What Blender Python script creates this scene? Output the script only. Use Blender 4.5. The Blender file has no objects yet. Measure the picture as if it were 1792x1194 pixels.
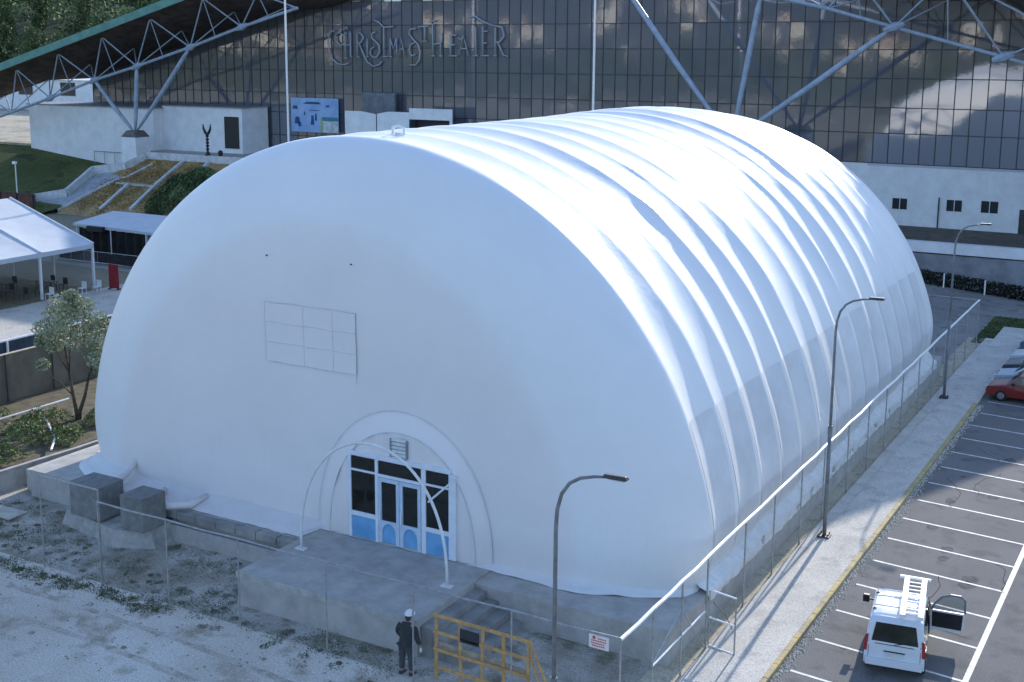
import bpy, math, random
from mathutils import Vector, Matrix, noise
R = math.radians
rnd = random.Random(7)
sc = bpy.context.scene
col = sc.collection

# ------------------------------------------------------------------ camera
CAMH = 18.5
cam_d = bpy.data.cameras.new('camera')
cam = bpy.data.objects.new('camera', cam_d); col.objects.link(cam)
cam.location = (0, 0, CAMH)
cam.rotation_euler = (R(90) - math.atan(427 / 2216.), 0, R(31.26))
cam_d.sensor_width = 36.0
cam_d.lens = 36.0 * 2216 / 1792
cam_d.shift_x = (896 - 820) / 1792
cam_d.shift_y = (502 - 597) / 1792
cam_d.clip_start = 0.5; cam_d.clip_end = 5000
sc.camera = cam

# ------------------------------------------------------------------ light
SUN_AZ, SUN_EL = -3.2, 21.5          # degrees from +y towards +x, elevation
w = bpy.data.worlds.new('World'); sc.world = w; w.use_nodes = True
nt = w.node_tree; bg = nt.nodes['Background']
sky = nt.nodes.new('ShaderNodeTexSky'); sky.sky_type = 'NISHITA'; sky.sun_disc = False
sky.sun_elevation = R(SUN_EL); sky.sun_rotation = R(SUN_AZ)
sky.air_density = 1.2; sky.dust_density = 0.4; sky.ozone_density = 1.8
tint = nt.nodes.new('ShaderNodeMix'); tint.data_type = 'RGBA'; tint.blend_type = 'MULTIPLY'; tint.inputs['Factor'].default_value = 1
tint.inputs[7].default_value = (.97, .995, 1.15, 1)
nt.links.new(sky.outputs[0], tint.inputs[6]); nt.links.new(tint.outputs[2], bg.inputs[0]); bg.inputs[1].default_value = 0.15
sl = bpy.data.lights.new('sun', 'SUN'); sl.energy = 3.1; sl.angle = R(0.5); sl.color = (1, .95, .88)
sun = bpy.data.objects.new('sun', sl); col.objects.link(sun)
sd = Vector((math.sin(R(SUN_AZ)) * math.cos(R(SUN_EL)), math.cos(R(SUN_AZ)) * math.cos(R(SUN_EL)), math.sin(R(SUN_EL))))
sun.rotation_euler = sd.to_track_quat('Z', 'Y').to_euler()
sun.location = (0, 60, 120)
sc.view_settings.view_transform = 'Standard'; sc.view_settings.look = 'None'
sc.view_settings.exposure = 1.0; sc.view_settings.gamma = 1.0
sc.cycles.max_bounces = 6

# ------------------------------------------------------------------ materials
MATS = {}
def mat(name, c, rough=0.8, var=0.12, scale=3.0, metal=0.0, spec=0.4, bump=0.0, bscale=None, c2=None, coat=0.0, detail=5.0):
    """procedural principled material: noise blends two tones, optional bump"""
    if name in MATS: return MATS[name]
    m = bpy.data.materials.new(name); m.use_nodes = True
    n = m.node_tree.nodes; l = m.node_tree.links; b = n['Principled BSDF']
    b.inputs['Roughness'].default_value = rough; b.inputs['Metallic'].default_value = metal
    b.inputs['Specular IOR Level'].default_value = spec
    if coat: b.inputs['Coat Weight'].default_value = coat; b.inputs['Coat Roughness'].default_value = .08
    tc = n.new('ShaderNodeTexCoord'); nz = n.new('ShaderNodeTexNoise')
    nz.inputs['Scale'].default_value = scale; nz.inputs['Detail'].default_value = detail; nz.inputs['Roughness'].default_value = .65
    l.new(tc.outputs['Object'], nz.inputs['Vector'])
    r = n.new('ShaderNodeValToRGB'); e = r.color_ramp.elements
    if c2 is None: c2 = tuple(max(0, x * (1 - var * 2)) for x in c[:3]); c1 = tuple(min(1, x * (1 + var)) for x in c[:3])
    else: c1 = c[:3]
    e[0].position = .36; e[0].color = (*c2, 1); e[1].position = .64; e[1].color = (*c1, 1)
    l.new(nz.outputs['Fac'], r.inputs['Fac']); l.new(r.outputs['Color'], b.inputs['Base Color'])
    if bump:
        nb = n.new('ShaderNodeTexNoise'); nb.inputs['Scale'].default_value = bscale or scale * 6; nb.inputs['Detail'].default_value = 6
        l.new(tc.outputs['Object'], nb.inputs['Vector'])
        bp = n.new('ShaderNodeBump'); bp.inputs['Strength'].default_value = bump; bp.inputs['Distance'].default_value = .05
        l.new(nb.outputs['Fac'], bp.inputs['Height']); l.new(bp.outputs['Normal'], b.inputs['Normal'])
    MATS[name] = m
    return m

def ground_mat(name, cols, scales, rough=.95, bump=.5, mask=None):
    """three tone ground: coarse patches, fine speckle"""
    m = bpy.data.materials.new(name); m.use_nodes = True; MATS[name] = m
    n = m.node_tree.nodes; l = m.node_tree.links; b = n['Principled BSDF']
    b.inputs['Roughness'].default_value = rough; b.inputs['Specular IOR Level'].default_value = .15
    tc = n.new('ShaderNodeTexCoord')
    def nz(s, d=6, w_=0.6):
        q = n.new('ShaderNodeTexNoise'); q.inputs['Scale'].default_value = s; q.inputs['Detail'].default_value = d
        q.inputs['Roughness'].default_value = w_; l.new(tc.outputs['Object'], q.inputs['Vector']); return q
    def rp(src, a, b_):
        q = n.new('ShaderNodeMapRange'); q.inputs['From Min'].default_value = a; q.inputs['From Max'].default_value = b_
        l.new(src, q.inputs['Value']); return q.outputs['Result']
    def mix(f, a, b_):
        q = n.new('ShaderNodeMix'); q.data_type = 'RGBA'; l.new(f, q.inputs['Factor'])
        for s, v in ((6, a), (7, b_)):
            if isinstance(v, tuple): q.inputs[s].default_value = (*v, 1)
            else: l.new(v, q.inputs[s])
        return q.outputs[2]
    n1 = nz(scales[0]); n2 = nz(scales[1]); n3 = nz(scales[2], 3)
    c = mix(rp(n1.outputs['Fac'], .42, .58), cols[0], cols[1])
    c = mix(rp(n2.outputs['Fac'], .52, .66), c, cols[2])
    sp = rp(n3.outputs['Fac'], .3, .7)
    mm = n.new('ShaderNodeMix'); mm.data_type = 'RGBA'; mm.blend_type = 'MULTIPLY'; mm.inputs['Factor'].default_value = 1
    l.new(c, mm.inputs[6])
    cr = n.new('ShaderNodeValToRGB'); cr.color_ramp.elements[0].color = (.62, .62, .62, 1); cr.color_ramp.elements[1].color = (1.2, 1.2, 1.2, 1)
    l.new(sp, cr.inputs['Fac']); l.new(cr.outputs['Color'], mm.inputs[7])
    l.new(mm.outputs[2], b.inputs['Base Color'])
    bp = n.new('ShaderNodeBump'); bp.inputs['Strength'].default_value = bump; bp.inputs['Distance'].default_value = .05
    l.new(n3.outputs['Fac'], bp.inputs['Height']); l.new(bp.outputs['Normal'], b.inputs['Normal'])
    return m

# ------------------------------------------------------------------ mesh builder
OFF = {}
class MB:
    def __init__(s): s.v = []; s.f = []
    def add(s, vs, fs):
        k = len(s.v); s.v += [tuple(p) for p in vs]; s.f += [tuple(i + k for i in f) for f in fs]; return s
    def box(s, x0, x1, y0, y1, z0, z1):
        return s.add([(x0,y0,z0),(x1,y0,z0),(x1,y1,z0),(x0,y1,z0),(x0,y0,z1),(x1,y0,z1),(x1,y1,z1),(x0,y1,z1)],
                     [(0,3,2,1),(4,5,6,7),(0,1,5,4),(1,2,6,5),(2,3,7,6),(3,0,4,7)])
    def bar(s, a, b, wd, h, up=(0,0,1)):
        """rectangular bar from a to b"""
        a = Vector(a); b = Vector(b); d = (b - a).normalized(); u = Vector(up)
        if abs(d.dot(u)) > .98: u = Vector((0,1,0))
        x = d.cross(u).normalized(); y = x.cross(d).normalized()
        vs = []
        for p in (a, b):
            for sx, sy in ((-1,-1),(1,-1),(1,1),(-1,1)): vs.append(p + x * sx * wd / 2 + y * sy * h / 2)
        return s.add(vs, [(0,1,2,3),(7,6,5,4),(0,4,5,1),(1,5,6,2),(2,6,7,3),(3,7,4,0)])
    def tube(s, pts, r, n=8):
        pts = [Vector(p) for p in pts]; N = len(pts); rs = r if isinstance(r, (list, tuple)) else [r] * N
        rings = []; px = None
        for i, p in enumerate(pts):
            d = (pts[min(i+1,N-1)] - pts[max(i-1,0)]).normalized()
            u = Vector((0,0,1)) if abs(d.z) < .95 else Vector((0,1,0))
            x = d.cross(u).normalized() if px is None else (px - d * px.dot(d)).normalized()
            px = x; y = d.cross(x)
            rings.append([p + (x * math.cos(2*math.pi*k/n) + y * math.sin(2*math.pi*k/n)) * rs[i] for k in range(n)])
        vs = [q for rg in rings for q in rg]; fs = []
        for i in range(N-1):
            for k in range(n): fs.append((i*n+k, i*n+(k+1)%n, (i+1)*n+(k+1)%n, (i+1)*n+k))
        fs.append(tuple(range(n))[::-1]); fs.append(tuple((N-1)*n+k for k in range(n)))
        return s.add(vs, fs)
    def prism(s, poly, axis, a, b):
        """poly of 2D points extruded along axis from a to b"""
        def P(p, t): return {'x': (t, p[0], p[1]), 'y': (p[0], t, p[1]), 'z': (p[0], p[1], t)}[axis]
        n = len(poly)
        return s.add([P(p, a) for p in poly] + [P(p, b) for p in poly],
                     [tuple(range(n))[::-1], tuple(range(n, 2*n))] + [(i, (i+1)%n, n+(i+1)%n, n+i) for i in range(n)])
    def grid(s, fn, nu, nv):
        k = [fn(i/nu, j/nv) for j in range(nv+1) for i in range(nu+1)]
        return s.add(k, [(j*(nu+1)+i, j*(nu+1)+i+1, (j+1)*(nu+1)+i+1, (j+1)*(nu+1)+i) for j in range(nv) for i in range(nu)])
    def leaf(s, c, sz, rn):
        a = Vector((rn.gauss(0,1), rn.gauss(0,1), rn.gauss(0,1))).normalized()
        b = a.cross(Vector((rn.gauss(0,1), rn.gauss(0,1), rn.gauss(0,1)))).normalized()
        c = Vector(c); return s.add([c - a*sz, c + b*sz*.6, c + a*sz, c - b*sz*.6], [(0,1,2,3)])
    def build(s, name, m, parent=None, smooth=False, bevel=0, loc=None, fixn=True):
        if parent is not None: o0 = OFF[parent.name]
        elif loc is not None: o0 = Vector(loc)
        else:
            xs = [p[0] for p in s.v]; ys = [p[1] for p in s.v]; zs = [p[2] for p in s.v]
            o0 = Vector(((min(xs)+max(xs))/2, (min(ys)+max(ys))/2, min(zs)))
        me = bpy.data.meshes.new(name); me.from_pydata([tuple(Vector(p) - o0) for p in s.v], [], s.f); me.update()
        if fixn:
            import bmesh
            bm = bmesh.new(); bm.from_mesh(me); bmesh.ops.recalc_face_normals(bm, faces=bm.faces); bm.to_mesh(me); bm.free()
        if smooth: me.polygons.foreach_set('use_smooth', [True] * len(me.polygons))
        me.materials.append(m)
        o = bpy.data.objects.new(name, me); col.objects.link(o)
        if parent is not None: o.parent = parent
        else: o.location = o0
        OFF[o.name] = o0
        if bevel:
            bv = o.modifiers.new('bevel', 'BEVEL'); bv.width = bevel; bv.segments = 2; bv.limit_method = 'ANGLE'
        return o

def tag(o, label, cat, group=None):
    o['label'] = label; o['category'] = cat
    if group: o['group'] = group
    return o
def thing(name, loc, label, cat, group=None):
    o = bpy.data.objects.new(name, None); col.objects.link(o); o.location = loc; o.empty_display_size = .5
    OFF[o.name] = Vector(loc); return tag(o, label, cat, group)
def struct(o, kind='structure'): o['kind'] = kind; return o
def dup(o, loc, label=None, rz=None, scale=None):
    c = o.copy(); col.objects.link(c); c.location = loc
    if rz is not None: c.rotation_euler = (0, 0, rz)
    if scale is not None: c.scale = scale if isinstance(scale, tuple) else (scale,)*3
    if label: c['label'] = label
    for ch in o.children:
        d = ch.copy(); col.objects.link(d); d.parent = c
        for g in ch.children:
            e = g.copy(); col.objects.link(e); e.parent = d
    return c

# ================================================================== SETTING
m_base = ground_mat('far_soil', [(.30,.26,.19), (.22,.19,.13), (.14,.15,.08)], (.03, .12, 3))
m_grav = ground_mat('pale_gravel', [(.60,.53,.44), (.69,.63,.54), (.40,.34,.26)], (.22, .7, 16))
m_dirt = ground_mat('yard_dirt', [(.30,.26,.20), (.50,.46,.40), (.17,.15,.09)], (.33, .8, 12), bump=.7)
m_asph = ground_mat('asphalt', [(.18,.175,.168), (.205,.20,.193), (.145,.14,.135)], (.25, .9, 30), bump=.5)
m_pave = ground_mat('pavement_concrete', [(.62,.58,.51), (.55,.52,.46), (.47,.44,.39)], (.5, 1.2, 25), bump=.25)
m_gut = ground_mat('gutter_concrete', [(.17,.17,.165), (.20,.2,.195), (.13,.13,.125)], (.5, 1.2, 25), bump=.25)
m_beige = ground_mat('beige_soil', [(.58,.50,.36), (.48,.42,.30), (.32,.29,.20)], (.5, 1.5, 14), bump=.5)
m_conc = mat('concrete', (.46,.44,.41), .9, scale=1.2, bump=.35, bscale=14, c2=(.34,.32,.29))
m_concd = mat('dark_concrete', (.34,.33,.31), .9, scale=1.0, bump=.35, bscale=12, c2=(.20,.19,.18))
m_white = mat('white_paint', (.72,.72,.71), .55, .06, 2.0)
m_wall = mat('white_render', (.72,.73,.74), .85, .05, .8, bump=.15, bscale=20)
m_steel = mat('blue_grey_steel', (.30,.36,.44), .5, .10, 1.5)
m_galv = mat('galvanised', (.42,.42,.41), .45, .12, 6, metal=.6)
m_rail = mat('white_rail', (.85,.84,.82), .4, .05, 6)
m_dark = mat('dark_metal', (.05,.05,.055), .5, .15, 4)
m_black = mat('black_plastic', (.018,.018,.02), .45, .1, 5)
m_leaf = mat('leaf_green', (.20,.24,.08), .7, scale=.9, c2=(.08,.11,.04), spec=.3)
m_olive = mat('olive_leaf', (.42,.44,.30), .7, scale=1.3, c2=(.17,.20,.11), spec=.3)
m_pine = mat('pine_needles', (.14,.19,.075), .8, scale=.25, c2=(.035,.055,.026), spec=.2)
m_bark = mat('bark', (.09,.07,.05), .95, .3, 6)

def sheet(name, x0, x1, y0, y1, z, m, nx=1, ny=1):
    return struct(MB().grid(lambda u, v: (x0+(x1-x0)*u, y0+(y1-y0)*v, z), nx, ny).build(name, m, loc=((x0+x1)/2, (y0+y1)/2, z)))
sheet('ground', -1500, 1500, -1500, 1500, -.004, m_base)
sheet('gravel_ground', -62, -12.62, 8, 28.75, .002, m_grav)
sheet('gravel_yard', -43.2, -13.0, 28.75, 34.0, .001, m_dirt)
sheet('side_soil', -13.6, -12.58, 28.75, 84, .03, m_beige)
sheet('gutter', -12.58, -12.1, 5, 84, .10, m_pave)
sheet('parking_lot', -10.35, 60, -60, 92, .006, m_asph)
sheet('back_gravel', -60, 12, 76, 104, .004, ground_mat('grey_gravel', [(.25,.24,.22), (.30,.29,.27), (.18,.17,.15)], (.3, 1, 9)))
sheet('east_ground', -73.5, -60.5, 30, 73, .004, ground_mat('pale_paving', [(.55,.51,.44), (.48,.45,.39), (.40,.37,.32)], (.3, 1, 9)))
sheet('stage_yard', -100, -60.5, 73, 92, .006, ground_mat('stage_paving', [(.36,.33,.28), (.31,.29,.25), (.24,.22,.19)], (.3, 1, 9)))
struct(MB().box(-12.1, -10.5, 5, 88, -.1, .12).build('pavement', m_pave, bevel=.01))
m_kerb = mat('yellow_kerb', (.52,.40,.16), .85, scale=2.2, c2=(.30,.26,.18), bump=.3, bscale=20)
kb = MB()
y = 5.0
while y < 67.5:
    kb.box(-10.5, -10.32, y, y + .985, -.1, .13 + rnd.uniform(-.004, .004)); y += 1.0
struct(kb.build('kerb', m_kerb, bevel=.012))
struct(MB().box(-10.5, -10.34, 67.6, 88, -.1, .125).build('kerb', m_pave, bevel=.012))
# weathered gravel and weeds along the kerb
m_line = mat('worn_road_paint', (.78,.77,.74), .7, scale=4.0, c2=(.46,.45,.43), detail=12)
ln = MB()
for k in range(-7, 22):
    ya = 35.05 + 2.42 * k; x0 = -9.95 + rnd.uniform(-.04, .04)
    ln.add([(x0, ya-.055, .011), (-5.45, ya-.50, .011), (-5.45, ya-.39, .011), (x0, ya+.055, .011)], [(0,1,2,3)])
ln.add([(-5.45, 15, .0115), (-5.28, 15, .0115), (-5.28, 86, .0115), (-5.45, 86, .0115)], [(0,1,2,3)])
struct(ln.build('parking_markings', m_line))
sb = MB(); rs0 = random.Random(12)
for i in range(46):
    cx, cy = rs0.uniform(-9.8,-1.0), rs0.uniform(30,72); r0 = rs0.uniform(.06,.34); n0 = 12
    sb.add([(cx + r0*rs0.uniform(.6,1.1)*math.cos(6.283*k/n0), cy + r0*1.5*rs0.uniform(.6,1.1)*math.sin(6.283*k/n0), .0085) for k in range(n0)], [tuple(range(n0))])
struct(sb.build('oil_stains', mat('oil_stain', (.12,.116,.112), .95, .15, 3, spec=.1)))
cb = MB()
for i in range(26):
    x, y = rs0.uniform(-10,0), rs0.uniform(30,75); a = rs0.choice([0.1,1.5])+rs0.gauss(0,.3); pts = []
    for k in range(rs0.randint(8,22)):
        pts.append((x,y)); a += rs0.gauss(0,.35); x += .28*math.cos(a); y += .28*math.sin(a)
    for (xa,ya),(xb,yb_) in zip(pts[:-1],pts[1:]):
        dx, dy = xb-xa, yb_-ya; L_ = math.hypot(dx,dy); ox, oy = -dy/L_*.012, dx/L_*.012
        cb.add([(xa-ox,ya-oy,.0125),(xb-ox,yb_-oy,.0125),(xb+ox,yb_+oy,.0125),(xa+ox,ya+oy,.0125)], [(0,1,2,3)])
struct(cb.build('asphalt_cracks', mat('crack', (.05,.048,.047), .95, .1, 3, spec=.1)))
gb = MB(); rg = random.Random(3)
for i in range(2600):
    yy = rg.uniform(28, 68); t = abs(rg.gauss(0, .14)); x = -10.3 + t
    s_ = rg.uniform(.012, .04); z0 = .005
    gb.add([(x-s_, yy-s_, z0), (x+s_, yy-s_*.8, z0), (x+s_*.7, yy+s_, z0), (x-s_*.8, yy+s_*.9, z0), (x, yy, z0+s_*1.2)], [(0,1,4),(1,2,4),(2,3,4),(3,0,4)])
struct(gb.build('loose_gravel', mat('kerb_stones', (.60,.55,.45), .95, .3, 9)), 'stuff')

# ground cover: weeds along the fence and in the yard
def tufts(name, spots, m, h, n_per, label=None):
    b = MB(); rr = random.Random(hash(name) % 1000 if False else len(name))
    for (x, y, r_, z) in spots:
        for _ in range(n_per):
            a = rr.uniform(0, 6.28); d = r_ * math.sqrt(rr.random()); cx, cy = x + d*math.cos(a), y + d*math.sin(a)
            hh = h * rr.uniform(.3, 1); b.leaf((cx, cy, z + hh*.5), hh*.7, rr)
    o = b.build(name, m, fixn=False); return struct(o, 'stuff')
sp = []
for i in range(150):
    t = i/149; sp.append((-43 + 14*t + rnd.uniform(-.3,.3), 28.75 - .9*t + rnd.gauss(0,.22) + .3*math.sin(9*t), rnd.uniform(.12,.5), 0))
for i in range(150): sp.append((rnd.uniform(-42,-27), rnd.uniform(28.9,32.8), rnd.uniform(.1,.6), 0))
for i in range(60): sp.append((rnd.uniform(-30,-19), rnd.gauss(28.9,.5), rnd.uniform(.1,.5), 0))
m_weed = mat('weeds', (.15,.16,.08), .9, scale=1.5, c2=(.07,.085,.04))
tufts('weeds', sp, m_weed, .055, 60)

# left retaining kerb wall, hedge bank
def lwall():
    b = MB()
    pts = [(-42.9, 18), (-42.9, 33), (-42.6, 37), (-42.3, 60)]
    for (xa, ya), (xb, yb) in zip(pts[:-1], pts[1:]):
        b.add([(xa,ya,0),(xb,yb,0),(xb-.35,yb,0),(xa-.35,ya,0),(xa,ya,.85),(xb,yb,.85),(xb-.35,yb,.85),(xa-.35,ya,.85)],
              [(0,3,2,1),(4,5,6,7),(0,1,5,4),(1,2,6,5),(2,3,7,6),(3,0,4,7)])
        b.add([(xa+.04,ya,.85),(xb+.04,yb,.85),(xb-.12,yb,.85),(xa-.12,ya,.85),(xa+.04,ya,.93),(xb+.04,yb,.93),(xb-.12,yb,.93),(xa-.12,ya,.93)],
              [(0,3,2,1),(4,5,6,7),(0,1,5,4),(1,2,6,5),(2,3,7,6),(3,0,4,7)])
    return b
tag(lwall().build('retaining_wall', m_conc), 'low concrete retaining wall beside the hedge left of the dome', 'wall')
sheet('hedge_soil', -52.0, -43.25, 18, 58, .75, mat('hedge_soil', (.12,.10,.06), .95, .2, 2))
struct(MB().box(-60.4, -52.0, 18, 58, -.1, .02).build('path', m_conc))

hr = random.Random(5)
for i, (x, y, r_, hgt) in enumerate([(-44.6,34.2,1.1,.9),(-46.0,36.6,1.3,1.0),(-47.9,35.2,1.3,1.1),(-44.4,37.6,.9,.8),(-47.0,38.8,1.2,.9),(-49.9,37.6,1.2,1.0),(-45.0,40.6,1.0,.8),(-49.4,33.2,1.3,1.1),(-46.3,32.2,1.2,1.0),(-44.4,43.0,1.0,.9)]):
    b = MB()
    for k in range(900):
        a = hr.uniform(0, 6.28); u = hr.random()**.5; e = hr.uniform(0, 1.5)
        rr_ = r_*u*(1+.25*math.sin(3*a+i)); z = .75 + hgt*math.sqrt(max(0,1-u*u*.9))*(.75+.25*math.sin(5*a))*hr.uniform(.55,1)
        b.leaf((x+rr_*math.cos(a), y+rr_*math.sin(a), z), hr.uniform(.04,.10), hr)
    o = b.build('bush', m_leaf, fixn=False, loc=(x, y, .75))
    names = ['nearest the wall corner','behind the wall bend','by the pipe rail foot','under the slanting pipe','left of the olive trunk','below the mesh fence','at the olive trunk','far left in the bank','at the frame edge by the wall','behind the olive tree']
    tag(o, 'yellow-green bush in the bank, ' + names[i], 'bush', 'bushes in the bank left of the dome')

# ------------------------------------------------------------------ trees
def crown_mesh(cl, nl, sz, rn, b=None):
    b = b or MB()
    for (cx, cy, cz, r_) in cl:
        for _ in range(nl):
            d = Vector((rn.gauss(0,1), rn.gauss(0,1), rn.gauss(0,1))).normalized() * r_ * rn.random()**.4
            b.leaf((cx + d.x, cy + d.y, cz + d.z*.8), sz * rn.uniform(.5, 1.2), rn)
    return b
def olive_tree():
    rn = random.Random(21); X, Y, Z = -46.4, 40.3, .75
    t = thing('olive_tree', (X, Y, Z), 'slender grey-green olive tree with forked trunk left of the dome', 'tree')
    tb = MB()
    P = lambda x, y, z: (X+x, Y+y, Z+z)
    tb.tube([P(0,0,-.3), P(-.05,0,.3), P(-.3,.05,1.1), P(-.55,.1,2.2), P(-.85,.2,3.4), P(-1.0,.2,4.4)], [.13,.11,.085,.07,.05,.02], 7)
    tb.tube([P(.05,0,-.3), P(.15,0,.4), P(.45,.1,1.2), P(.6,.3,2.2), P(.9,.5,3.3), P(1.15,.6,4.2)], [.11,.10,.08,.06,.045,.02], 7)
    tb.tube([P(-.3,.05,1.1), P(-1.0,-.2,1.8), P(-1.7,-.4,2.2)], [.04,.03,.012], 5)
    tb.tube([P(-.55,.1,2.2), P(-1.3,.1,3.1), P(-1.9,.1,3.6)], [.045,.03,.012], 5)
    tb.tube([P(-.55,.1,2.2), P(-.1,-.2,3.2), P(.2,-.3,4.6)], [.05,.035,.012], 5)
    tb.tube([P(.6,.3,2.2), P(1.2,.1,2.9), P(1.6,0,3.3)], [.04,.03,.012], 5)
    tb.build('trunk', m_bark, t, smooth=True)
    cl = [P(-1.7,-.1,3.9)+(.65,), P(-1.2,.3,4.6)+(.75,), P(-.5,0,5.2)+(.75,), P(-.1,-.2,4.5)+(.85,), P(.4,.2,5.2)+(.6,), P(1.0,.5,4.4)+(.65,), P(1.35,.3,3.6)+(.55,),
          P(-.9,0,3.7)+(.75,), P(.3,.2,3.6)+(.7,), P(-2.0,-.2,3.3)+(.35,), P(-1.75,-.4,2.2)+(.33,), P(1.5,0,2.8)+(.45,), P(-1.4,0,3.1)+(.4,), P(.9,.3,2.9)+(.4,), P(1.2,.5,2.1)+(.35,), P(0,0,5.7)+(.35,)]
    cl = [(a, b_, c + .35, r_*1.12) for a, b_, c, r_ in cl]
    crown_mesh(cl, 520, .085, rn).build('crown', m_olive, t, fixn=False)
olive_tree()

def tree_proto(seed, h, m, label, spread=.42, nl=90, sz=.34):
    rn = random.Random(seed)
    t = thing('pine_tree', (0,0,0), label, 'tree', 'trees on the wooded hill')
    tb = MB().tube([(0,0,-1),(.1,0,h*.35),(0,.1,h*.8)], [.26,.2,.05], 6)
    for k in range(5):
        a = rn.uniform(0,6.28); tb.tube([(0,0,h*(.35+.08*k)), (math.cos(a)*h*.2, math.sin(a)*h*.2, h*(.5+.08*k))], [.09,.03], 5)
    tb.build('trunk', m_bark, t)
    cl = []
    for k in range(15):
        a = rn.uniform(0, 6.28); q = k/14.; z = h*(.35 + .6*q); rad = h*spread*(1-.75*q)*rn.uniform(.35,1)
        cl.append((math.cos(a)*rad*.8, math.sin(a)*rad*.8, z, h*.15*rn.uniform(.7,1.25)))
    crown_mesh(cl, nl, sz, rn).build('crown', m, t, fixn=False)
    return t

# hills
def hillz(x, y):
    if y > 0: d = max(0, y - 215 + (x+200)*.08)
    else: d = max(0, -y - 235)
    base = 105 * (1 - math.exp(-d/330.)) if y > 0 else 100*(1-math.exp(-d/330.))
    return base + (noise.noise((x*.008, y*.008, .3))*14 + noise.noise((x*.03, y*.03, 2))*4) * min(1, d/80.)
m_hill = ground_mat('wooded_hill', [(.035,.05,.022), (.05,.065,.03), (.075,.075,.045)], (.02, .05, .6), bump=1)
def hill_sheet(y0, y1, x0, x1, nx, ny, mm):
    struct(MB().grid(lambda u, v: (x0+(x1-x0)*u, y0+(y1-y0)*v, hillz(x0+(x1-x0)*u, y0+(y1-y0)*v) - .3), nx, ny).build('hill', mm, smooth=True))
hill_sheet(200, 1300, -1300, 500, 120, 80, m_hill)
hill_sheet(-1200, -225, -1400, 700, 110, 70, ground_mat('dry_hill', [(.075,.08,.075), (.05,.058,.05), (.12,.115,.105)], (.012, .04, .4), bump=1))

hf_ = MB(); rh = random.Random(91)
for k in range(26000):
    y = 212 + 330*rh.random()**1.5; a = R(31.26+19+rh.uniform(-10, 6)); x = -y*math.tan(a)
    cz = 3.5 + 3.2*noise.noise((x*.09, y*.09, 4)) + 1.2*noise.noise((x*.3, y*.3, 8))
    hf_.leaf((x, y, hillz(x, y) + cz*rh.uniform(.55, 1.1)), rh.uniform(.35, .95)*(y/260.), rh)
struct(hf_.build('forest', mat('hill_canopy', (.22,.27,.11), .9, scale=.06, c2=(.07,.10,.04)), fixn=False), 'stuff')
protos = [tree_proto(1, 9, m_pine, 'p'), tree_proto(2, 12, m_pine, 'p', .3), tree_proto(3, 7, m_leaf, 'p', .5)]
rt = random.Random(11)
def on_hill_label(k, i):
    return (['round dark pine', 'tall narrow pine', 'short bushy light green tree'][k] + ' on the wooded hill behind the sloping green roof')
n = 0; used = [False]*3
cand = []
for i in range(175):
    f = rt.random(); y = 205 + 260*f**1.2; a = R(31.26 + 19 + rt.uniform(-9, 5.5)); x = -y*math.tan(a)
    cand.append((x, y))
for (x, y) in cand:
    k = rt.choice([0,0,1,2]); z = hillz(x, y); s_ = rt.uniform(1.0, 1.7)
    if not used[k]:
        o = protos[k]; o.location = (x,y,z); o.scale = (s_,)*3; used[k] = True; o['label'] = on_hill_label(k, n)
    else: o = dup(protos[k], (x,y,z), on_hill_label(k, n), rt.uniform(0,6.28), s_)
    o['group'] = ['round dark pines on the wooded hill','tall narrow pines on the wooded hill','short light green trees on the wooded hill'][k]; n += 1
# tree belt south of the camera (seen mirrored in the glass)
sheet('undergrowth', -700, 300, -245, -160, .02, ground_mat('dark_undergrowth', [(.05,.055,.035), (.07,.07,.05), (.04,.045,.03)], (.03, .2, 2)))
for i in range(118):
    x = -470 + 560*rt.random(); y = -165 - 65*rt.random(); k = rt.choice([0,1,2,0])
    o = dup(protos[k], (x, y, 0), ['round dark pine','tall narrow pine','short bushy tree'][k] + ' in the belt mirrored in the glass facade', rt.uniform(0,6.28), rt.uniform(1.1,1.7))
    o['group'] = ['round pines','tall pines','bushy trees'][k] + ' mirrored in the glass facade'
fo = MB(); rf = random.Random(55)
def canopy(x, y): return 8.5 + 4*noise.noise((x*.05, y*.08, 5)) + 2.5*noise.noise((x*.16, y*.2, 9))
fo.grid(lambda u, v: (-700+1000*u, -232+66*v, canopy(-700+1000*u, -232+66*v)*min(1, v*6, (1-v)*9)), 220, 16)
for k in range(26000):
    x = rf.uniform(-560, 160); y = -166 - 60*rf.random()**1.6; fo.leaf((x, y, canopy(x, y)*min(1, (-166-y)/7.+.1)*rf.uniform(.75,1.12)), rf.uniform(.3,.9), rf)
struct(fo.build('forest', mat('forest_leaf', (.06,.075,.045), .9, scale=.08, c2=(.025,.035,.022)), fixn=False), 'stuff')
# houses on the mirrored hillside
m_house = mat('house_render', (.62,.57,.47), .9, .1, .3)
m_tile = mat('roof_tiles', (.40,.22,.14), .9, .15, 1)
m_win = mat('dark_window', (.03,.035,.04), .1, .1, 1, spec=.8)
def house(x, y, w_, d_, h_, lab):
    z = hillz(x, y) - .5
    t = thing('hillside_house', (x,y,z), lab, 'house', 'houses mirrored in the glass facade')
    MB().box(x-w_/2, x+w_/2, y-d_/2, y+d_/2, z-3, z+h_).build('wall', m_house, t)
    MB().prism([(x-w_/2-.4, z+h_), (x+w_/2+.4, z+h_), (x, z+h_+w_*.22)], 'y', y-d_/2-.4, y+d_/2+.4).build('roof', m_tile if rt.random()<.6 else m_white, t)
    for k in range(3):
        xx = x - w_/2 + w_*(k+.5)/3
        MB().box(xx-.6, xx+.6, y+d_/2-.05, y+d_/2+.05, z+h_*.45, z+h_*.75).build('window', m_win, t)
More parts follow.
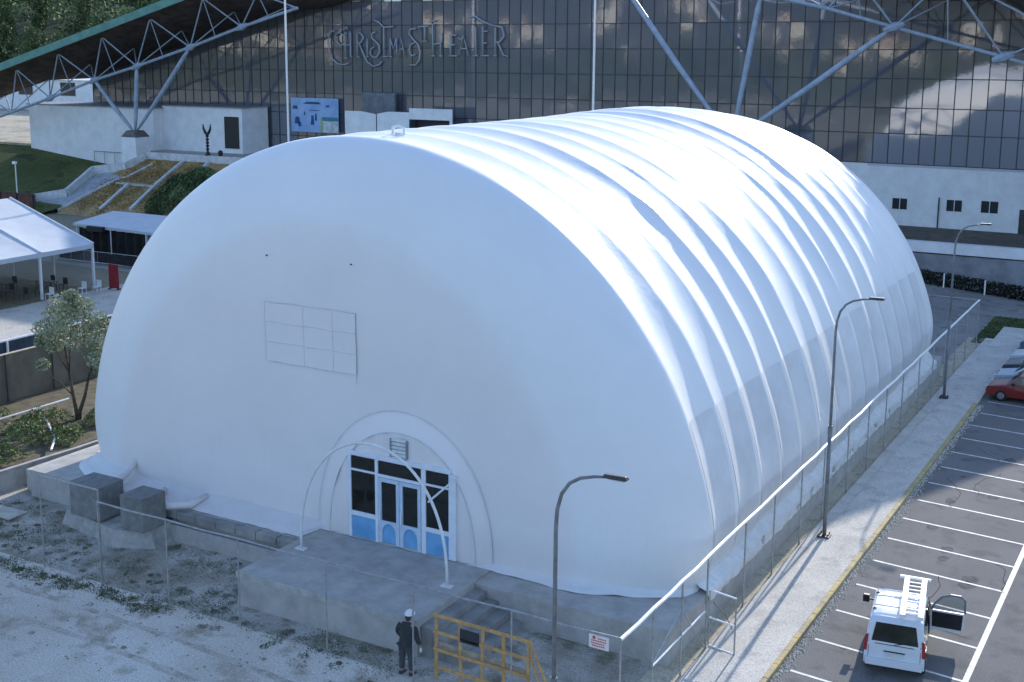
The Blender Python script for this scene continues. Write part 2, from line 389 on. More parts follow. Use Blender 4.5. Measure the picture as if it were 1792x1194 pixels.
for i in range(36):
    x = -480 + 15*i + rt.uniform(-5,5); y = -255 - rt.random()*110
    house(x, y, rt.uniform(6,10), rt.uniform(6,9), rt.uniform(4,6), 'cream hillside house mirrored in the glass facade')

# ================================================================== AIR DOME
DX, DA, DB, DZ = -27.0, 13.95, 14.1, 1.15
RIB0, RIBS = 36.75, 2.4
def prof(t, k=1.0):
    """t: 0 right foot .. pi left foot"""
    return math.cos(t), math.sin(t)
rdep = [random.Random(i*13+1).uniform(.6,1.25) for i in range(40)]
def dome_pt(t, y, shrink=1.0):
    c, s = prof(t)
    sag = 0
    if RIB0 < y < RIB0 + RIBS*15:
        q = (y - RIB0)/RIBS; i = int(q); fr = q - i
        pr_ = math.sin(math.pi*fr)**1.0
        sag = .225*rdep[i]*pr_*(1+.14*math.sin(t*4+i*1.7)) * min(1.0, max(0., (math.sin(t)-.02)*3.0)*.6+.4)
        sag += .025*noise.noise((t*7, y*.8, i))
    dip = .12*math.exp(-((y-53)/9.0)**2) * max(0, s)**5
    x = c*DA; z = s*DB
    rr = shrink; q_ = (max(0, y-60)/11.5)**2; x *= 1 - .02*q_; z *= 1 - .055*q_
    L = math.hypot(x, z); k = (L*rr - sag)/L
    x *= k; z *= k
    if z < 2.4: x -= math.copysign(.5*((2.4-z)/2.4)**2, x)
    z -= dip
    if s > 0: z = max(z, 0)
    return (DX + x, y, DZ + z)
dome = thing('air_dome', (DX, 53, DZ), 'huge white fabric air dome with ribbed barrel roof and arched front', 'dome')
m_pvc = bpy.data.materials.new('white_pvc'); m_pvc.use_nodes = True
def pvc():
    n = m_pvc.node_tree.nodes; l = m_pvc.node_tree.links; b = n['Principled BSDF']
    b.inputs['Roughness'].default_value = .47; b.inputs['Specular IOR Level'].default_value = .38
    tc = n.new('ShaderNodeTexCoord'); nz = n.new('ShaderNodeTexNoise'); nz.inputs['Scale'].default_value = .35; nz.inputs['Detail'].default_value = 8; nz.inputs['Roughness'].default_value = .7
    l.new(tc.outputs['Object'], nz.inputs['Vector'])
    r = n.new('ShaderNodeValToRGB'); e = r.color_ramp.elements
    e[0].position = .3; e[0].color = (.735,.735,.735,1); e[1].position = .62; e[1].color = (.775,.775,.775,1)
    l.new(nz.outputs['Fac'], r.inputs['Fac'])
    # faint grime rising from the hem
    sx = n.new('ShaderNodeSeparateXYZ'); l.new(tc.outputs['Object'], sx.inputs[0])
    mr = n.new('ShaderNodeMapRange'); mr.inputs['From Min'].default_value = 1.6; mr.inputs['From Max'].default_value = 0; mr.inputs['To Max'].default_value = .5
    l.new(sx.outputs['Z'], mr.inputs['Value'])
    n2 = n.new('ShaderNodeTexNoise'); n2.inputs['Scale'].default_value = .9; n2.inputs['Detail'].default_value = 6; l.new(tc.outputs['Object'], n2.inputs['Vector'])
    mt = n.new('ShaderNodeMath'); mt.operation = 'MULTIPLY'; l.new(mr.outputs[0], mt.inputs[0]); l.new(n2.outputs['Fac'], mt.inputs[1])
    mx = n.new('ShaderNodeMix'); mx.data_type = 'RGBA'; l.new(mt.outputs[0], mx.inputs['Factor']); l.new(r.outputs['Color'], mx.inputs[6]); mx.inputs[7].default_value = (.5,.48,.42,1)
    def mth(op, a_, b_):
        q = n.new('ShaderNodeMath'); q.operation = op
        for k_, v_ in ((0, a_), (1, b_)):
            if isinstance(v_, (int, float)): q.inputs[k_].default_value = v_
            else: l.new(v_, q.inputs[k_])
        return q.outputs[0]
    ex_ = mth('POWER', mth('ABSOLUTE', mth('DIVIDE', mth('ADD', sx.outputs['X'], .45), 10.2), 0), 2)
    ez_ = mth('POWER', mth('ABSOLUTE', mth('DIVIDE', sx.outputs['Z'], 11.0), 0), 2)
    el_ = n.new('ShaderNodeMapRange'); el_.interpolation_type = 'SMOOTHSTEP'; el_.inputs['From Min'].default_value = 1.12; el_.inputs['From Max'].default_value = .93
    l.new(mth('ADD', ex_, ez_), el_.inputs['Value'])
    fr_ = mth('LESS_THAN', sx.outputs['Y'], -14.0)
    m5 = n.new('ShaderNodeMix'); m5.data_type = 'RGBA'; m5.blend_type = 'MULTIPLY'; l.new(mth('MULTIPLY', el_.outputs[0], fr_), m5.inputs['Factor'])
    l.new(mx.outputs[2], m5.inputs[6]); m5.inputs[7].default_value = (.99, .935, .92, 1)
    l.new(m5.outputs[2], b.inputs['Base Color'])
    nb = n.new('ShaderNodeTexNoise'); nb.inputs['Scale'].default_value = 1.1; nb.inputs['Detail'].default_value = 7; l.new(tc.outputs['Object'], nb.inputs['Vector'])
    bp = n.new('ShaderNodeBump'); bp.inputs['Strength'].default_value = .25; bp.inputs['Distance'].default_value = .08
    l.new(nb.outputs['Fac'], bp.inputs['Height'])
    mp = n.new('ShaderNodeMapping'); mp.inputs['Scale'].default_value = (1.6, 1.6, .16); l.new(tc.outputs['Object'], mp.inputs['Vector'])
    n4 = n.new('ShaderNodeTexNoise'); n4.inputs['Scale'].default_value = 1.5; n4.inputs['Detail'].default_value = 4; n4.inputs['Distortion'].default_value = .4; l.new(mp.outputs[0], n4.inputs['Vector'])
    m4 = n.new('ShaderNodeMapRange'); m4.inputs['From Min'].default_value = 4.0; m4.inputs['From Max'].default_value = 0.2; m4.inputs['To Min'].default_value = .04; m4.inputs['To Max'].default_value = .45
    l.new(sx.outputs['Z'], m4.inputs['Value'])
    b4 = n.new('ShaderNodeBump'); b4.inputs['Distance'].default_value = .12; l.new(m4.outputs[0], b4.inputs['Strength'])
    l.new(n4.outputs['Fac'], b4.inputs['Height']); l.new(bp.outputs['Normal'], b4.inputs['Normal']); l.new(b4.outputs['Normal'], b.inputs['Normal'])
pvc()
b = MB()
NT = 150
# barrel stations (dense around each rib)
ys = []
yst = [RIB0 + RIBS*i + RIBS*f for i in range(15) for f in (0, .05, .1, .17, .25, .38, .5, .62, .75, .86, .94) if RIB0+RIBS*(i+f) < 72]
rows = []
def ring(fy, shrink): return [dome_pt(math.pi*k/NT, fy(k), shrink) for k in range(NT+1)]
front_r = [0.02, .15, .3, .45, .58, .65, .71, .77, .82, .86, .90, .93, .955, .975, .99, .9975]
def front_y(s_): # flat centre, rounded shoulder
    return 36.75 - 2.1*(max(0.0, 1 - max(0,(s_-.58)/.42)**2.0))**.5 if s_ > .58 else 34.65
for s_ in front_r: rows.append([(DX + (p[0]-DX)*s_, front_y(s_) + .04*noise.noise((p[0]*.2*s_, p[2]*.2*s_, 0)), DZ + (p[2]-DZ)*s_) for p in ring(lambda k: 36.75, 1.0)])
for y in yst: rows.append(ring(lambda k: y, 1.0))
for s_ in reversed(front_r): rows.append([(DX + (p[0]-DX)*s_, 72.0 + 1.2*(36.75 - front_y(s_)), DZ + (p[2]-DZ)*s_) for p in ring(lambda k: 72.0, 1.0)])
vs = [p for r_ in rows for p in r_]; W = NT + 1
b.add(vs, [(j*W+i, j*W+i+1, (j+1)*W+i+1, (j+1)*W+i) for j in range(len(rows)-1) for i in range(NT)])
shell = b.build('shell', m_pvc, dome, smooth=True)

# greyer lower liner panels between the ribs (second fabric layer, right flank)
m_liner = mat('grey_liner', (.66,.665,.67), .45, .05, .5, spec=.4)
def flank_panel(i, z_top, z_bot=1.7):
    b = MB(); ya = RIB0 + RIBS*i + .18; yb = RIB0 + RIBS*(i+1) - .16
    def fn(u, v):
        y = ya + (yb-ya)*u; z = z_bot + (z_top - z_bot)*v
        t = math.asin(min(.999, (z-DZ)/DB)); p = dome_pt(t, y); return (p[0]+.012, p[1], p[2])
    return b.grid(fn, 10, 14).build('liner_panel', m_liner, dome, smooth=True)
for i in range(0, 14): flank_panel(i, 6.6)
m_seam = mat('seam', (.64,.65,.67), .7, .1, 3)
m_seamw = mat('seam_white', (.80,.80,.79), .5, .05, 3)
# front window patch
FY = 34.61
b = MB(); x0, x1, z0, z1 = -29.66, -25.6, 7.1, 9.3
for q in (0, 1/3, 2/3, 1):
    z = z0 + (z1-z0)*q; b.tube([(x0 + (x1-x0)*j/12, FY-.01-.01*math.sin(j*2+q*5), z + .012*math.sin(j*1.3+q*9) ) for j in range(13)], .013, 5)
for x in (x0, -27.9, -26.6, x1): b.tube([(x+.012*math.sin(j), FY-.01, z0+(z1-z0)*j/6 - (.35 if x==x1 and j==0 else 0)) for j in range(7)], .011, 5)
b.build('patch_seam', m_seam, dome)
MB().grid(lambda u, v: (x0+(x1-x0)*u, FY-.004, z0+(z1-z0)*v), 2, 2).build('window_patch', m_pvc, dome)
for (x, z) in ((-29.5, 11.0), (-25.75, 11.0)):
    MB().tube([(x, FY-.02, z), (x, FY+.03, z)], .032, 8).build('grommet', m_dark, dome)

# hem skirts
def skirt():
    b = MB(); rn = random.Random(4)
    def front(u, v):
        x = DX - 13.5 + 27.0*u; s0 = min(1, abs(x-DX)/13.5)
        wdt = 1.25 if x < -27.3 else (.25 if x < -19.9 else .28 + .25*math.exp(-((x+16.9)/1.0)**2))
        y = front_y(s0) + .10 - (wdt + .1)*v
        z = 1.19 + .22*(1-v)**2 + .05*noise.noise((x*1.5, v*3, 1)) + (.02 if v < 1 else -.03)
        return (x, y, z)
    b.grid(front, 160, 6)
    b.build('hem_skirt', m_pvc, dome, smooth=True)
    b = MB()
    def side(u, v):
        y = 36.4 + 35.2*u; n1 = noise.noise((y*1.7, v*2, 7))*.12 + noise.noise((y*5, v*4, 3))*.07
        if v < .5: x = -13.7 + .85*v; z = 1.75 - 1.0*v
        else: x = -13.16 + .05*(v-.5); z = 1.25 - .85*(v-.5)
        return (x + n1*(.3+v), y, z + n1*.8)
    b.grid(side, 420, 8)
    b.build('hem_skirt', m_pvc, dome, smooth=True)
    b = MB()
    b.grid(lambda u, v: (-40.2 - .7*v, 36.4 + 34.6*u, 1.25 - .1*v + .05*noise.noise((u*60, v, 2))), 120, 3)
    b.build('hem_skirt', m_pvc, dome, smooth=True)
skirt()
# crumpled fabric tail and inflation duct at the left corner
b = MB(); b.tube([(-36.8, 35.2, 2.3), (-36.9, 34.4, 1.6), (-36.6, 33.4, 1.45), (-36.2, 33.0, 1.35), (-35.6, 32.6, 1.4)], [.12,.16,.2,.2,.18], 12)
b.build('inflation_duct', m_pvc, dome, smooth=True)
b = MB(); b.tube([(-34.6,34.1,1.35), (-34.0,33.0,1.38), (-33.2,32.8,1.36), (-32.6,33.4,1.33), (-32.7,34.4,1.35)], [.12,.16,.15,.14,.12], 8)
b.build('ballast_roll', m_pvc, dome, smooth=True)
# ridge cap
b = MB(); b.tube([(-26.9, 38.9, 14.9), (-26.9, 38.9, 15.42), (-26.65, 38.9, 15.5), (-26.4, 38.9, 15.42), (-26.4, 38.9, 14.9)], .06, 6)
b.box(-26.75, -26.5, 38.8, 39.0, 14.9, 15.25); b.build('ridge_vent', m_white, dome)

# entrance
EX = -23.72; EY = 34.42
def arch(cx, hw, zt, n=40, z0=1.2, pw=2.25):
    return [(cx + hw*math.cos(math.pi*k/n), z0 + (zt-z0)*math.sin(math.pi*k/n)**(2/pw)) for k in range(n+1)]
ent = MB()
oa = arch(EX, 3.65, 6.05); ia = arch(EX+.05, 3.05, 5.35)
vs = [(p[0], FY+.03, p[1]) for p in oa] + [(p[0], EY, p[1]) for p in ia]
ent.add(vs, [(k, k+1, 41+k+1, 41+k) for k in range(40)])
m_cloth = m_pvc
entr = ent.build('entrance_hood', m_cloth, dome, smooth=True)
b = MB(); c0 = (EX, EY, 1.2)
dx0, dx1, dzt = -25.78, -21.58, 4.33
poly = [(p[0], p[1]) for p in ia]
inner = [(dx1, 1.2), (dx1, dzt), (dx0, dzt), (dx0, 1.2)]
# cloth wall round the doorway: right, left, top pieces built from columns
N = 60
for k in range(N):
    xa = EX+.05 - 3.05 + 6.1*k/N; xb = EX+.05 - 3.05 + 6.1*(k+1)/N
    def zt(x): 
        c = max(-1, min(1, (x-EX-.05)/3.05)); return 1.2 + 4.15*math.sin(math.acos(c))**(2/2.25)
    xm = (xa+xb)/2; zb = dzt if dx0 < xm < dx1 else 1.2
    w_ = lambda x: EY + .03*math.sin(x*9)
    if zt(xm) > zb: b.add([(xa, w_(xa), zb), (xb, w_(xb), zb), (xb, w_(xb), max(zb, zt(xb))), (xa, w_(xa), max(zb, zt(xa)))], [(0,1,2,3)])
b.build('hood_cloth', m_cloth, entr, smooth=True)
b = MB()
b.tube([(p[0], FY-.04, p[1]) for p in oa], .012, 6); b.tube([(p[0], EY-.03, p[1]) for p in ia], .016, 6)
b.build('arch_seam', mat('seam_blue', (.62,.63,.66), .6, .1, 3), entr)
# door set
frame = MB(); DY = EY - .03
W_ = dx1 - dx0; X = lambda f: dx0 + W_*f; Z = lambda f: 4.25 - 3.02*f
frame.box(dx0-.02, dx1+.02, DY-.05, DY+.06, 4.25, 4.42); frame.box(dx0-.06, X(0)+.06, DY-.05, DY+.06, 1.2, 4.25); frame.box(X(1)-.06, dx1+.22, DY-.05, DY+.06, 1.2, 4.25)
for fa, fb in ((.262,.292), (.722,.765)): frame.box(X(fa), X(fb), DY-.05, DY+.06, 1.2, 4.25)
frame.box(X(.014), X(.262), DY-.045, DY+.05, Z(.185), Z(.16)); frame.box(X(.765), X(.986), DY-.045, DY+.05, Z(.185), Z(.16)); frame.box(X(.292), X(.722), DY-.045, DY+.05, Z(.20), Z(.165))
frame.box(X(.014), X(.262), DY-.045, DY+.05, Z(.735), Z(.68)); frame.box(X(.765), X(.986), DY-.045, DY+.05, Z(.735), Z(.68))
m_alu = mat('white_aluminium', (.70,.74,.80), .4, .04, 3)
m_blue = mat('sky_blue_panel', (.19,.42,.68), .45, scale=1.6, c2=(.13,.32,.56))
m_glassd = mat('dark_glass', (.012,.012,.010), .06, .2, 1, spec=.7)
fr = frame.build('door_frame', m_alu, dome, bevel=.008)
def pane(a, c, zt_, zb_, m=m_glassd, nm='glass_pane', par=None, dy=0):
    return MB().box(X(a), X(c), DY-.005+dy, DY+.02+dy, Z(zb_), Z(zt_)).build(nm, m, par or fr)
pane(.014,.262,.02,.16); pane(.292,.722,.02,.165); pane(.765,.986,.02,.16)
pane(.014,.262,.185,.68); pane(.765,.986,.185,.68)
pane(.014,.262,.735,1.0, m_blue, 'blue_panel'); pane(.765,.986,.735,1.0, m_blue, 'blue_panel')
m_sil = mat('pale_door_paint', (.50,.60,.72), .45, .06, 3)
for (a, c) in ((.296,.505), (.509,.718)):
    d = MB(); g = .03
    d.box(X(a), X(a+g), DY-.06, DY+.03, Z(.995), Z(.205)); d.box(X(c-g), X(c), DY-.06, DY+.03, Z(.995), Z(.205))
    d.box(X(a+g), X(c-g), DY-.06, DY+.03, Z(.25), Z(.205)); 
    # lower rail with an arched opening for the blue panel
    xa, xb = X(a+g), X(c-g); xm = (xa+xb)/2; hw = (xb-xa)/2
    pts = [(xa, Z(.72)), (xb, Z(.72)), (xb, Z(.995))] + [(xm+hw*.86*math.cos(math.pi*k/10), Z(.86)+(Z(.76)-Z(.86))*math.sin(math.pi*k/10)) for k in range(11)]
    pts = [(xa, Z(.995)), (xa, Z(.72)), (xb, Z(.72)), (xb, Z(.995)), (xm+hw*.93, Z(.995))] + [(xm+hw*.93*math.cos(math.pi*k/10), Z(.87)+(Z(.75)-Z(.87))*math.sin(math.pi*k/10)) for k in range(11)] + [(xm-hw*.93, Z(.995))]
    d.prism(pts, 'y', DY-.06, DY+.03)
    dd = d.build('door', m_sil, dome)
    MB().box(xa, xb, DY-.01, DY+.0, Z(.72), Z(.25)).build('glass_pane', m_glassd, dd)
    MB().box(xa, xb, DY-.012, DY+.0, Z(.99), Z(.73)).build('blue_panel', m_blue, dd)
    hx = X(a+.02) if a < .4 else X(a+.02)
    MB().tube([(hx, DY-.12, 2.1), (hx, DY-.12, 2.5)], .02, 6).build('handle', m_rail, dd)
# louvre vent
v = MB(); vx0, vx1, vz0, vz1 = -24.02, -23.30, 4.47, 5.13
v.box(vx0, vx0+.06, EY-.10, EY-.02, vz0, vz1); v.box(vx1-.06, vx1, EY-.10, EY-.02, vz0, vz1)
v.box(vx0+.06, vx1-.06, EY-.04, EY-.03, vz0, vz1)
vo = v.build('vent', mat('vent_grey', (.28,.29,.30), .6, .1, 4), dome)
s_ = MB()
for k in range(5):
    z = vz0 + .05 + k*.135; s_.add([(vx0+.06,EY-.10,z),(vx1-.06,EY-.10,z),(vx1-.06,EY-.04,z+.085),(vx0+.06,EY-.04,z+.085)], [(0,1,2,3)])
s_.build('louvre', mat('vent_slat', (.66,.67,.66), .6, .1, 4), vo)

# free-standing hoop in front of the door
hp = thing('hoop_frame', (-23.5, 32.5, 1.2), 'white tubular hoop standing on the entrance platform', 'hoop')
hpts = []
for k in range(41):
    a = math.pi*k/40; x = -23.54 + 3.0*math.cos(a)*(1-.0*math.sin(a)); z = 1.22 + 4.3*math.sin(a)**.85
    hpts.append((x, 32.5, z))
MB().tube(hpts, .05, 8).build('hoop', m_white, hp, smooth=True)
for x in (-26.54, -20.54): MB().box(x-.2, x+.2, 32.38, 32.62, 1.205, 1.24).build('foot_plate', m_white, hp)
MB().tube([(-21.25, 32.5, 3.95), (-21.35, 34.3, 4.15)], .035, 6).build('brace', m_white, hp)

# ------------------------------------------------------------------ plinth, platform, steps
pl = MB()
pl.box(-41.5, -13.2, 33.35, 73.2, -.2, 1.14)
tag(pl.build('dome_plinth', m_conc, bevel=.02), 'concrete plinth under the white dome with a dark broken front edge', 'plinth')
slab = MB()
for k in range(7):
    xa = -33.9 + k*.97; slab.box(xa, xa+.94, 33.0, 33.345, .82+.02*math.sin(k*3), 1.12+.02*math.sin(k*5))
tag(slab.build('edge_slab', m_concd, bevel=.02), 'row of dark broken edge slabs along the plinth left of the platform', 'slab')
tag(MB().box(-33.6, -27.25, 32.86, 32.99, -.1, .62).build('foundation_kerb', m_conc, bevel=.02), 'pale concrete footing below the dark slab edge', 'footing')
pf = thing('entrance_platform', (-23.6, 32.3, 0), 'raised grey concrete entrance platform with steps before the dome doors', 'platform')
MB().box(-27.2, -20.0, 29.92, 33.345, -.2, 1.2).build('slab', m_conc, pf, bevel=.015)
MB().box(-27.15, -20.02, 33.347, 34.3, 1.145, 1.197).build('slab', m_conc, pf)
MB().box(-27.24, -20.0, 29.89, 29.917, .98, 1.215).build('edge_band', mat('pale_concrete', (.42,.41,.38), .9, .12, 2, bump=.3, bscale=15), pf)
st = MB()
for k in range(4):
    st.box(-20.0+.45*k, -20.0+.45*(k+1), 30.1, 33.34, -.1, 1.2 - .24*(k+1))
st.build('step', m_concd, pf, bevel=.02)

# ballast blocks and their slab
tag(MB().add([(-38.0,31.9,0),(-34.4,31.2,0),(-33.0,31.9,0),(-33.0,33.3,0),(-38.3,33.3,0),(-37.8,32.0,.62),(-34.5,31.35,.62),(-33.2,31.95,.70),(-33.2,33.3,.72),(-38.2,33.3,.62)],
    [(0,1,6,5),(1,2,7,6),(2,3,8,7),(3,4,9,8),(4,0,5,9),(5,6,7,8,9)]).build('block_base', mat('pale_slab', (.38,.37,.34), .9, .15, 2, bump=.3)), 'pale cracked concrete slab under the two grey blocks', 'slab')
m_blk = mat('grey_block', (.20,.20,.19), .85, .12, 3, bump=.3)
tag(MB().box(-37.0, -35.4, 31.5, 32.75, .72, 2.05).build('concrete_block', m_blk, bevel=.03), 'wide dark grey block at the dome corner, left of the smaller one', 'block')
tag(MB().box(-34.25, -33.1, 31.45, 32.65, .73, 2.05).build('concrete_block', m_blk, bevel=.03), 'smaller grey cube block, right of the wide one', 'block')
ob = MB().tube([(-38.2, 33.3, 1.0), (-36.9, 33.1, 1.22), (-35.2, 33.0, 1.25), (-34.5,33.2,1.2)], [.3,.28,.2,.1], 10)
rut = MB(); ru = random.Random(6)
for off in (0, 1.55):
    for k in range(60):
        x = -42 + .42*k; y = 24.9 + off + .6*math.sin(k*.06) ; w_ = .13 + ru.uniform(-.03,.03)
        x2 = x + .42; y2 = 24.9 + off + .6*math.sin((k+1)*.06)
        rut.add([(x,y-w_,.006),(x2,y2-w_,.006),(x2,y2+w_,.006),(x,y+w_,.006)], [(0,1,2,3)])
struct(rut.build('tyre_tracks', ground_mat('packed_gravel', [(.50,.44,.36), (.60,.54,.46), (.38,.32,.25)], (.6, 1.5, 16))))
# brick scrap beside platform
tag(MB().box(-27.75,-27.3,31.6,32.0,0,.22).box(-27.7,-27.4,31.7,31.95,.22,.3).build('brick_pile', mat('red_brick', (.30,.10,.06), .9, .2, 5), bevel=.02), 'small heap of red bricks beside the platform', 'bricks')
rb = MB(); rk = random.Random(9)
for i in range(520):
    x, y = rk.uniform(-41,-15), rk.uniform(24,32.6)
    if -27.5 < x and y > 29.6: continue
    s_ = rk.uniform(.015,.055) if rk.random() < .94 else rk.uniform(.07,.13)
    rb.add([(x-s_,y-s_,0),(x+s_,y-s_*.7,0),(x+s_*.6,y+s_,0),(x-s_,y+s_*.5,0),(x,y,s_)], [(0,1,4),(1,2,4),(2,3,4),(3,0,4)])
struct(rb.build('rubble', mat('rubble', (.34,.30,.25), .95, .25, 6)), 'stuff')

# ================================================================== FENCES
def mesh_mat(name, c, dens, sc_=26):
    m = bpy.data.materials.new(name); m.use_nodes = True; n = m.node_tree.nodes; l = m.node_tree.links
    b = n['Principled BSDF']; b.inputs['Base Color'].default_value = (*c, 1); b.inputs['Roughness'].default_value = .6
    tr = n.new('ShaderNodeBsdfTransparent'); mx = n.new('ShaderNodeMixShader'); out = n['Material Output']
    tc = n.new('ShaderNodeTexCoord'); sx = n.new('ShaderNodeSeparateXYZ'); l.new(tc.outputs['Object'], sx.inputs[0])
    ad = n.new('ShaderNodeMath'); ad.operation = 'ADD'; l.new(sx.outputs['X'], ad.inputs[0]); l.new(sx.outputs['Y'], ad.inputs[1])
    outs = []
    for op in ('ADD', 'SUBTRACT'):
        q = n.new('ShaderNodeMath'); q.operation = op; l.new(ad.outputs[0], q.inputs[0]); l.new(sx.outputs['Z'], q.inputs[1])
        f = n.new('ShaderNodeMath'); f.operation = 'MULTIPLY'; l.new(q.outputs[0], f.inputs[0]); f.inputs[1].default_value = sc_
        g = n.new('ShaderNodeMath'); g.operation = 'FRACT'; l.new(f.outputs[0], g.inputs[0])
        h = n.new('ShaderNodeMath'); h.operation = 'LESS_THAN'; l.new(g.outputs[0], h.inputs[0]); h.inputs[1].default_value = dens
        outs.append(h.outputs[0])
    mxm = n.new('ShaderNodeMath'); mxm.operation = 'MAXIMUM'; l.new(outs[0], mxm.inputs[0]); l.new(outs[1], mxm.inputs[1])
    l.new(mxm.outputs[0], mx.inputs[0]); l.new(tr.outputs[0], mx.inputs[1]); l.new(b.outputs[0], mx.inputs[2]); l.new(mx.outputs[0], out.inputs['Surface'])
    return m
m_mesh = mesh_mat('chain_link', (.30,.31,.32), .035, 12)
m_mesh2 = mesh_mat('dense_chain_link', (.34,.35,.36), .075, 12)
def vplane(xa, ya, xb, yb, z0, z1):
    return MB().add([(xa,ya,z0),(xb,yb,z0),(xb,yb,z1),(xa,ya,z1)], [(0,1,2,3)])
FZ, FX, FYY = 3.05, -12.67, 28.6
f1 = thing('side_fence', (FX, 56, 0), 'long chain-link fence with bright white top rail along the dome side', 'fence')
sideY = [30.8,32.95,35.04,38.5,41.55,44.74,47.75,51.25,54.6,57.8,61.05,64.6,68,71.2,74.2,77.4,81.1]
ps = MB().tube([(FX,FYY,0),(FX,FYY,FZ)], .03, 7).build('post', m_galv, f1)
for y in sideY: MB().tube([(FX+rnd.uniform(-.02,.02),y,0),(FX,y,FZ-.03)], .03, 7).build('post', m_galv, f1)
seq = [FYY] + sideY
for a, c in zip(seq[:-1], seq[1:]):
    MB().tube([(FX,a,FZ),(FX+rnd.uniform(-.03,.03),(a+c)/2,FZ-.02),(FX,c,FZ)], .055, 8).build('top_rail', m_rail, f1)
vplane(FX+.01, 28.65, FX+.01, 34.9, .05, FZ-.06).build('mesh_panel', m_mesh, f1, fixn=False)
vplane(FX+.01, 38.5, FX+.01, 81.0, .05, FZ-.06).build('mesh_panel', m_mesh2, f1, fixn=False)
MB().tube([(FX,30.8,1.3),(FX,34.9,1.3)], .028, 6).build('mid_rail', m_rail, f1)
MB().tube([(FX,30.8,1.35),(FX,32.9,2.2),(FX,34.9,.1)], .018, 5).build('brace_wire', m_galv, f1)
# gate leaf standing open towards the pavement
g = thing('gate', (FX, 35.04, 0), 'open grey tubular gate leaf swung out over the pavement', 'gate')
GX = FX + .98
gb_ = MB().tube([(FX+.07,35.1,.1),(FX+.07,35.1,1.95)], .025, 6).tube([(GX,34.9,.1),(GX,34.9,1.95)], .028, 6)
gb_.build('stile', m_galv, g)
for z in (1.95, 1.05, .12): MB().tube([(FX+.07,35.1,z),(GX,34.9,z)], .028, 6).build('rail', m_rail, g)
vplane(FX+.08,35.1,GX,34.9,.12,1.95).build('mesh_panel', m_mesh, g, fixn=False)
MB().tube([(FX+.2,35.05,1.6),(FX+.6,34.98,1.35),(GX-.1,34.95,.9)], .012, 5).build('chain', m_dark, g)

f2 = thing('front_fence', (-24, FYY, 0), 'chain-link fence with thin top rail running before the entrance platform', 'fence')
frX = [-15.97,-19.26,-22.44,-25.94,-29.06,-32.24]
for x in frX: MB().tube([(x,FYY,0),(x,FYY,FZ)], .026, 7).build('post', m_galv, f2)
for x in (-32.25,-35.2): MB().tube([(x,FYY+.06,0),(x,FYY+.06,FZ+.42)], .026, 7).build('post', m_galv, f2)
sx_ = [FX] + frX
for a, c in zip(sx_[:-1], sx_[1:]):
    MB().tube([(a,FYY,FZ+.02),((a+c)/2,FYY,FZ-.01),(c,FYY,FZ+.02)], .032, 7).build('top_rail', m_galv, f2)
MB().tube([(-32.25,FYY+.06,FZ+.42),(-35.2,FYY+.06,FZ+.42)], .03, 7).build('top_rail', m_galv, f2)
vplane(FX-.03, FYY+.01, -32.2, FYY+.01, .05, FZ).build('mesh_panel', m_mesh, f2, fixn=False)
vplane(-32.27, FYY+.07, -35.2, FYY+.07, .05, FZ+.4).build('mesh_panel', m_mesh, f2, fixn=False)
# warning notice on the fence
nb_ = MB().box(-13.57, -12.99, FYY-.05, FYY-.035, 2.64, 3.02).build('notice_sign', mat('notice_paper', (.74,.66,.62), .7, .05, 4), bevel=0)
tag(nb_, 'small white notice with red marks tied to the fence corner', 'sign')
m_ink = mat('red_ink', (.55,.09,.07), .7, .1, 4)
MB().tube([(-13.42, FYY-.055, 2.94),(-13.42,FYY-.052,2.94)], .05, 8).build('red_emblem', m_ink, nb_)
for k, (a, c) in enumerate([(-13.30,-13.06),(-13.50,-13.06),(-13.50,-13.12),(-13.47,-13.1)]):
    z = 2.93 - k*.072
    x = a; mk = MB()
    while x < c: mk.box(x, min(c, x+.035), FYY-.056, FYY-.051, z-.018, z+.016); x += .05
    mk.build('red_line', m_ink, nb_)
# rear fence return
f3 = thing('back_fence', (-18, 81.1, 0), 'chain-link fence behind the dome, meeting the long side fence', 'fence')
for x in (-16.2,-19.8,-23.4): MB().tube([(x,81.1,0),(x,81.1,FZ)], .03, 6).build('post', m_galv, f3)
MB().tube([(FX,81.1,FZ),(-23.4,81.1,FZ)], .035, 6).build('top_rail', m_galv, f3)
vplane(FX, 81.12, -23.4, 81.12, .05, FZ).build('mesh_panel', m_mesh, f3, fixn=False)

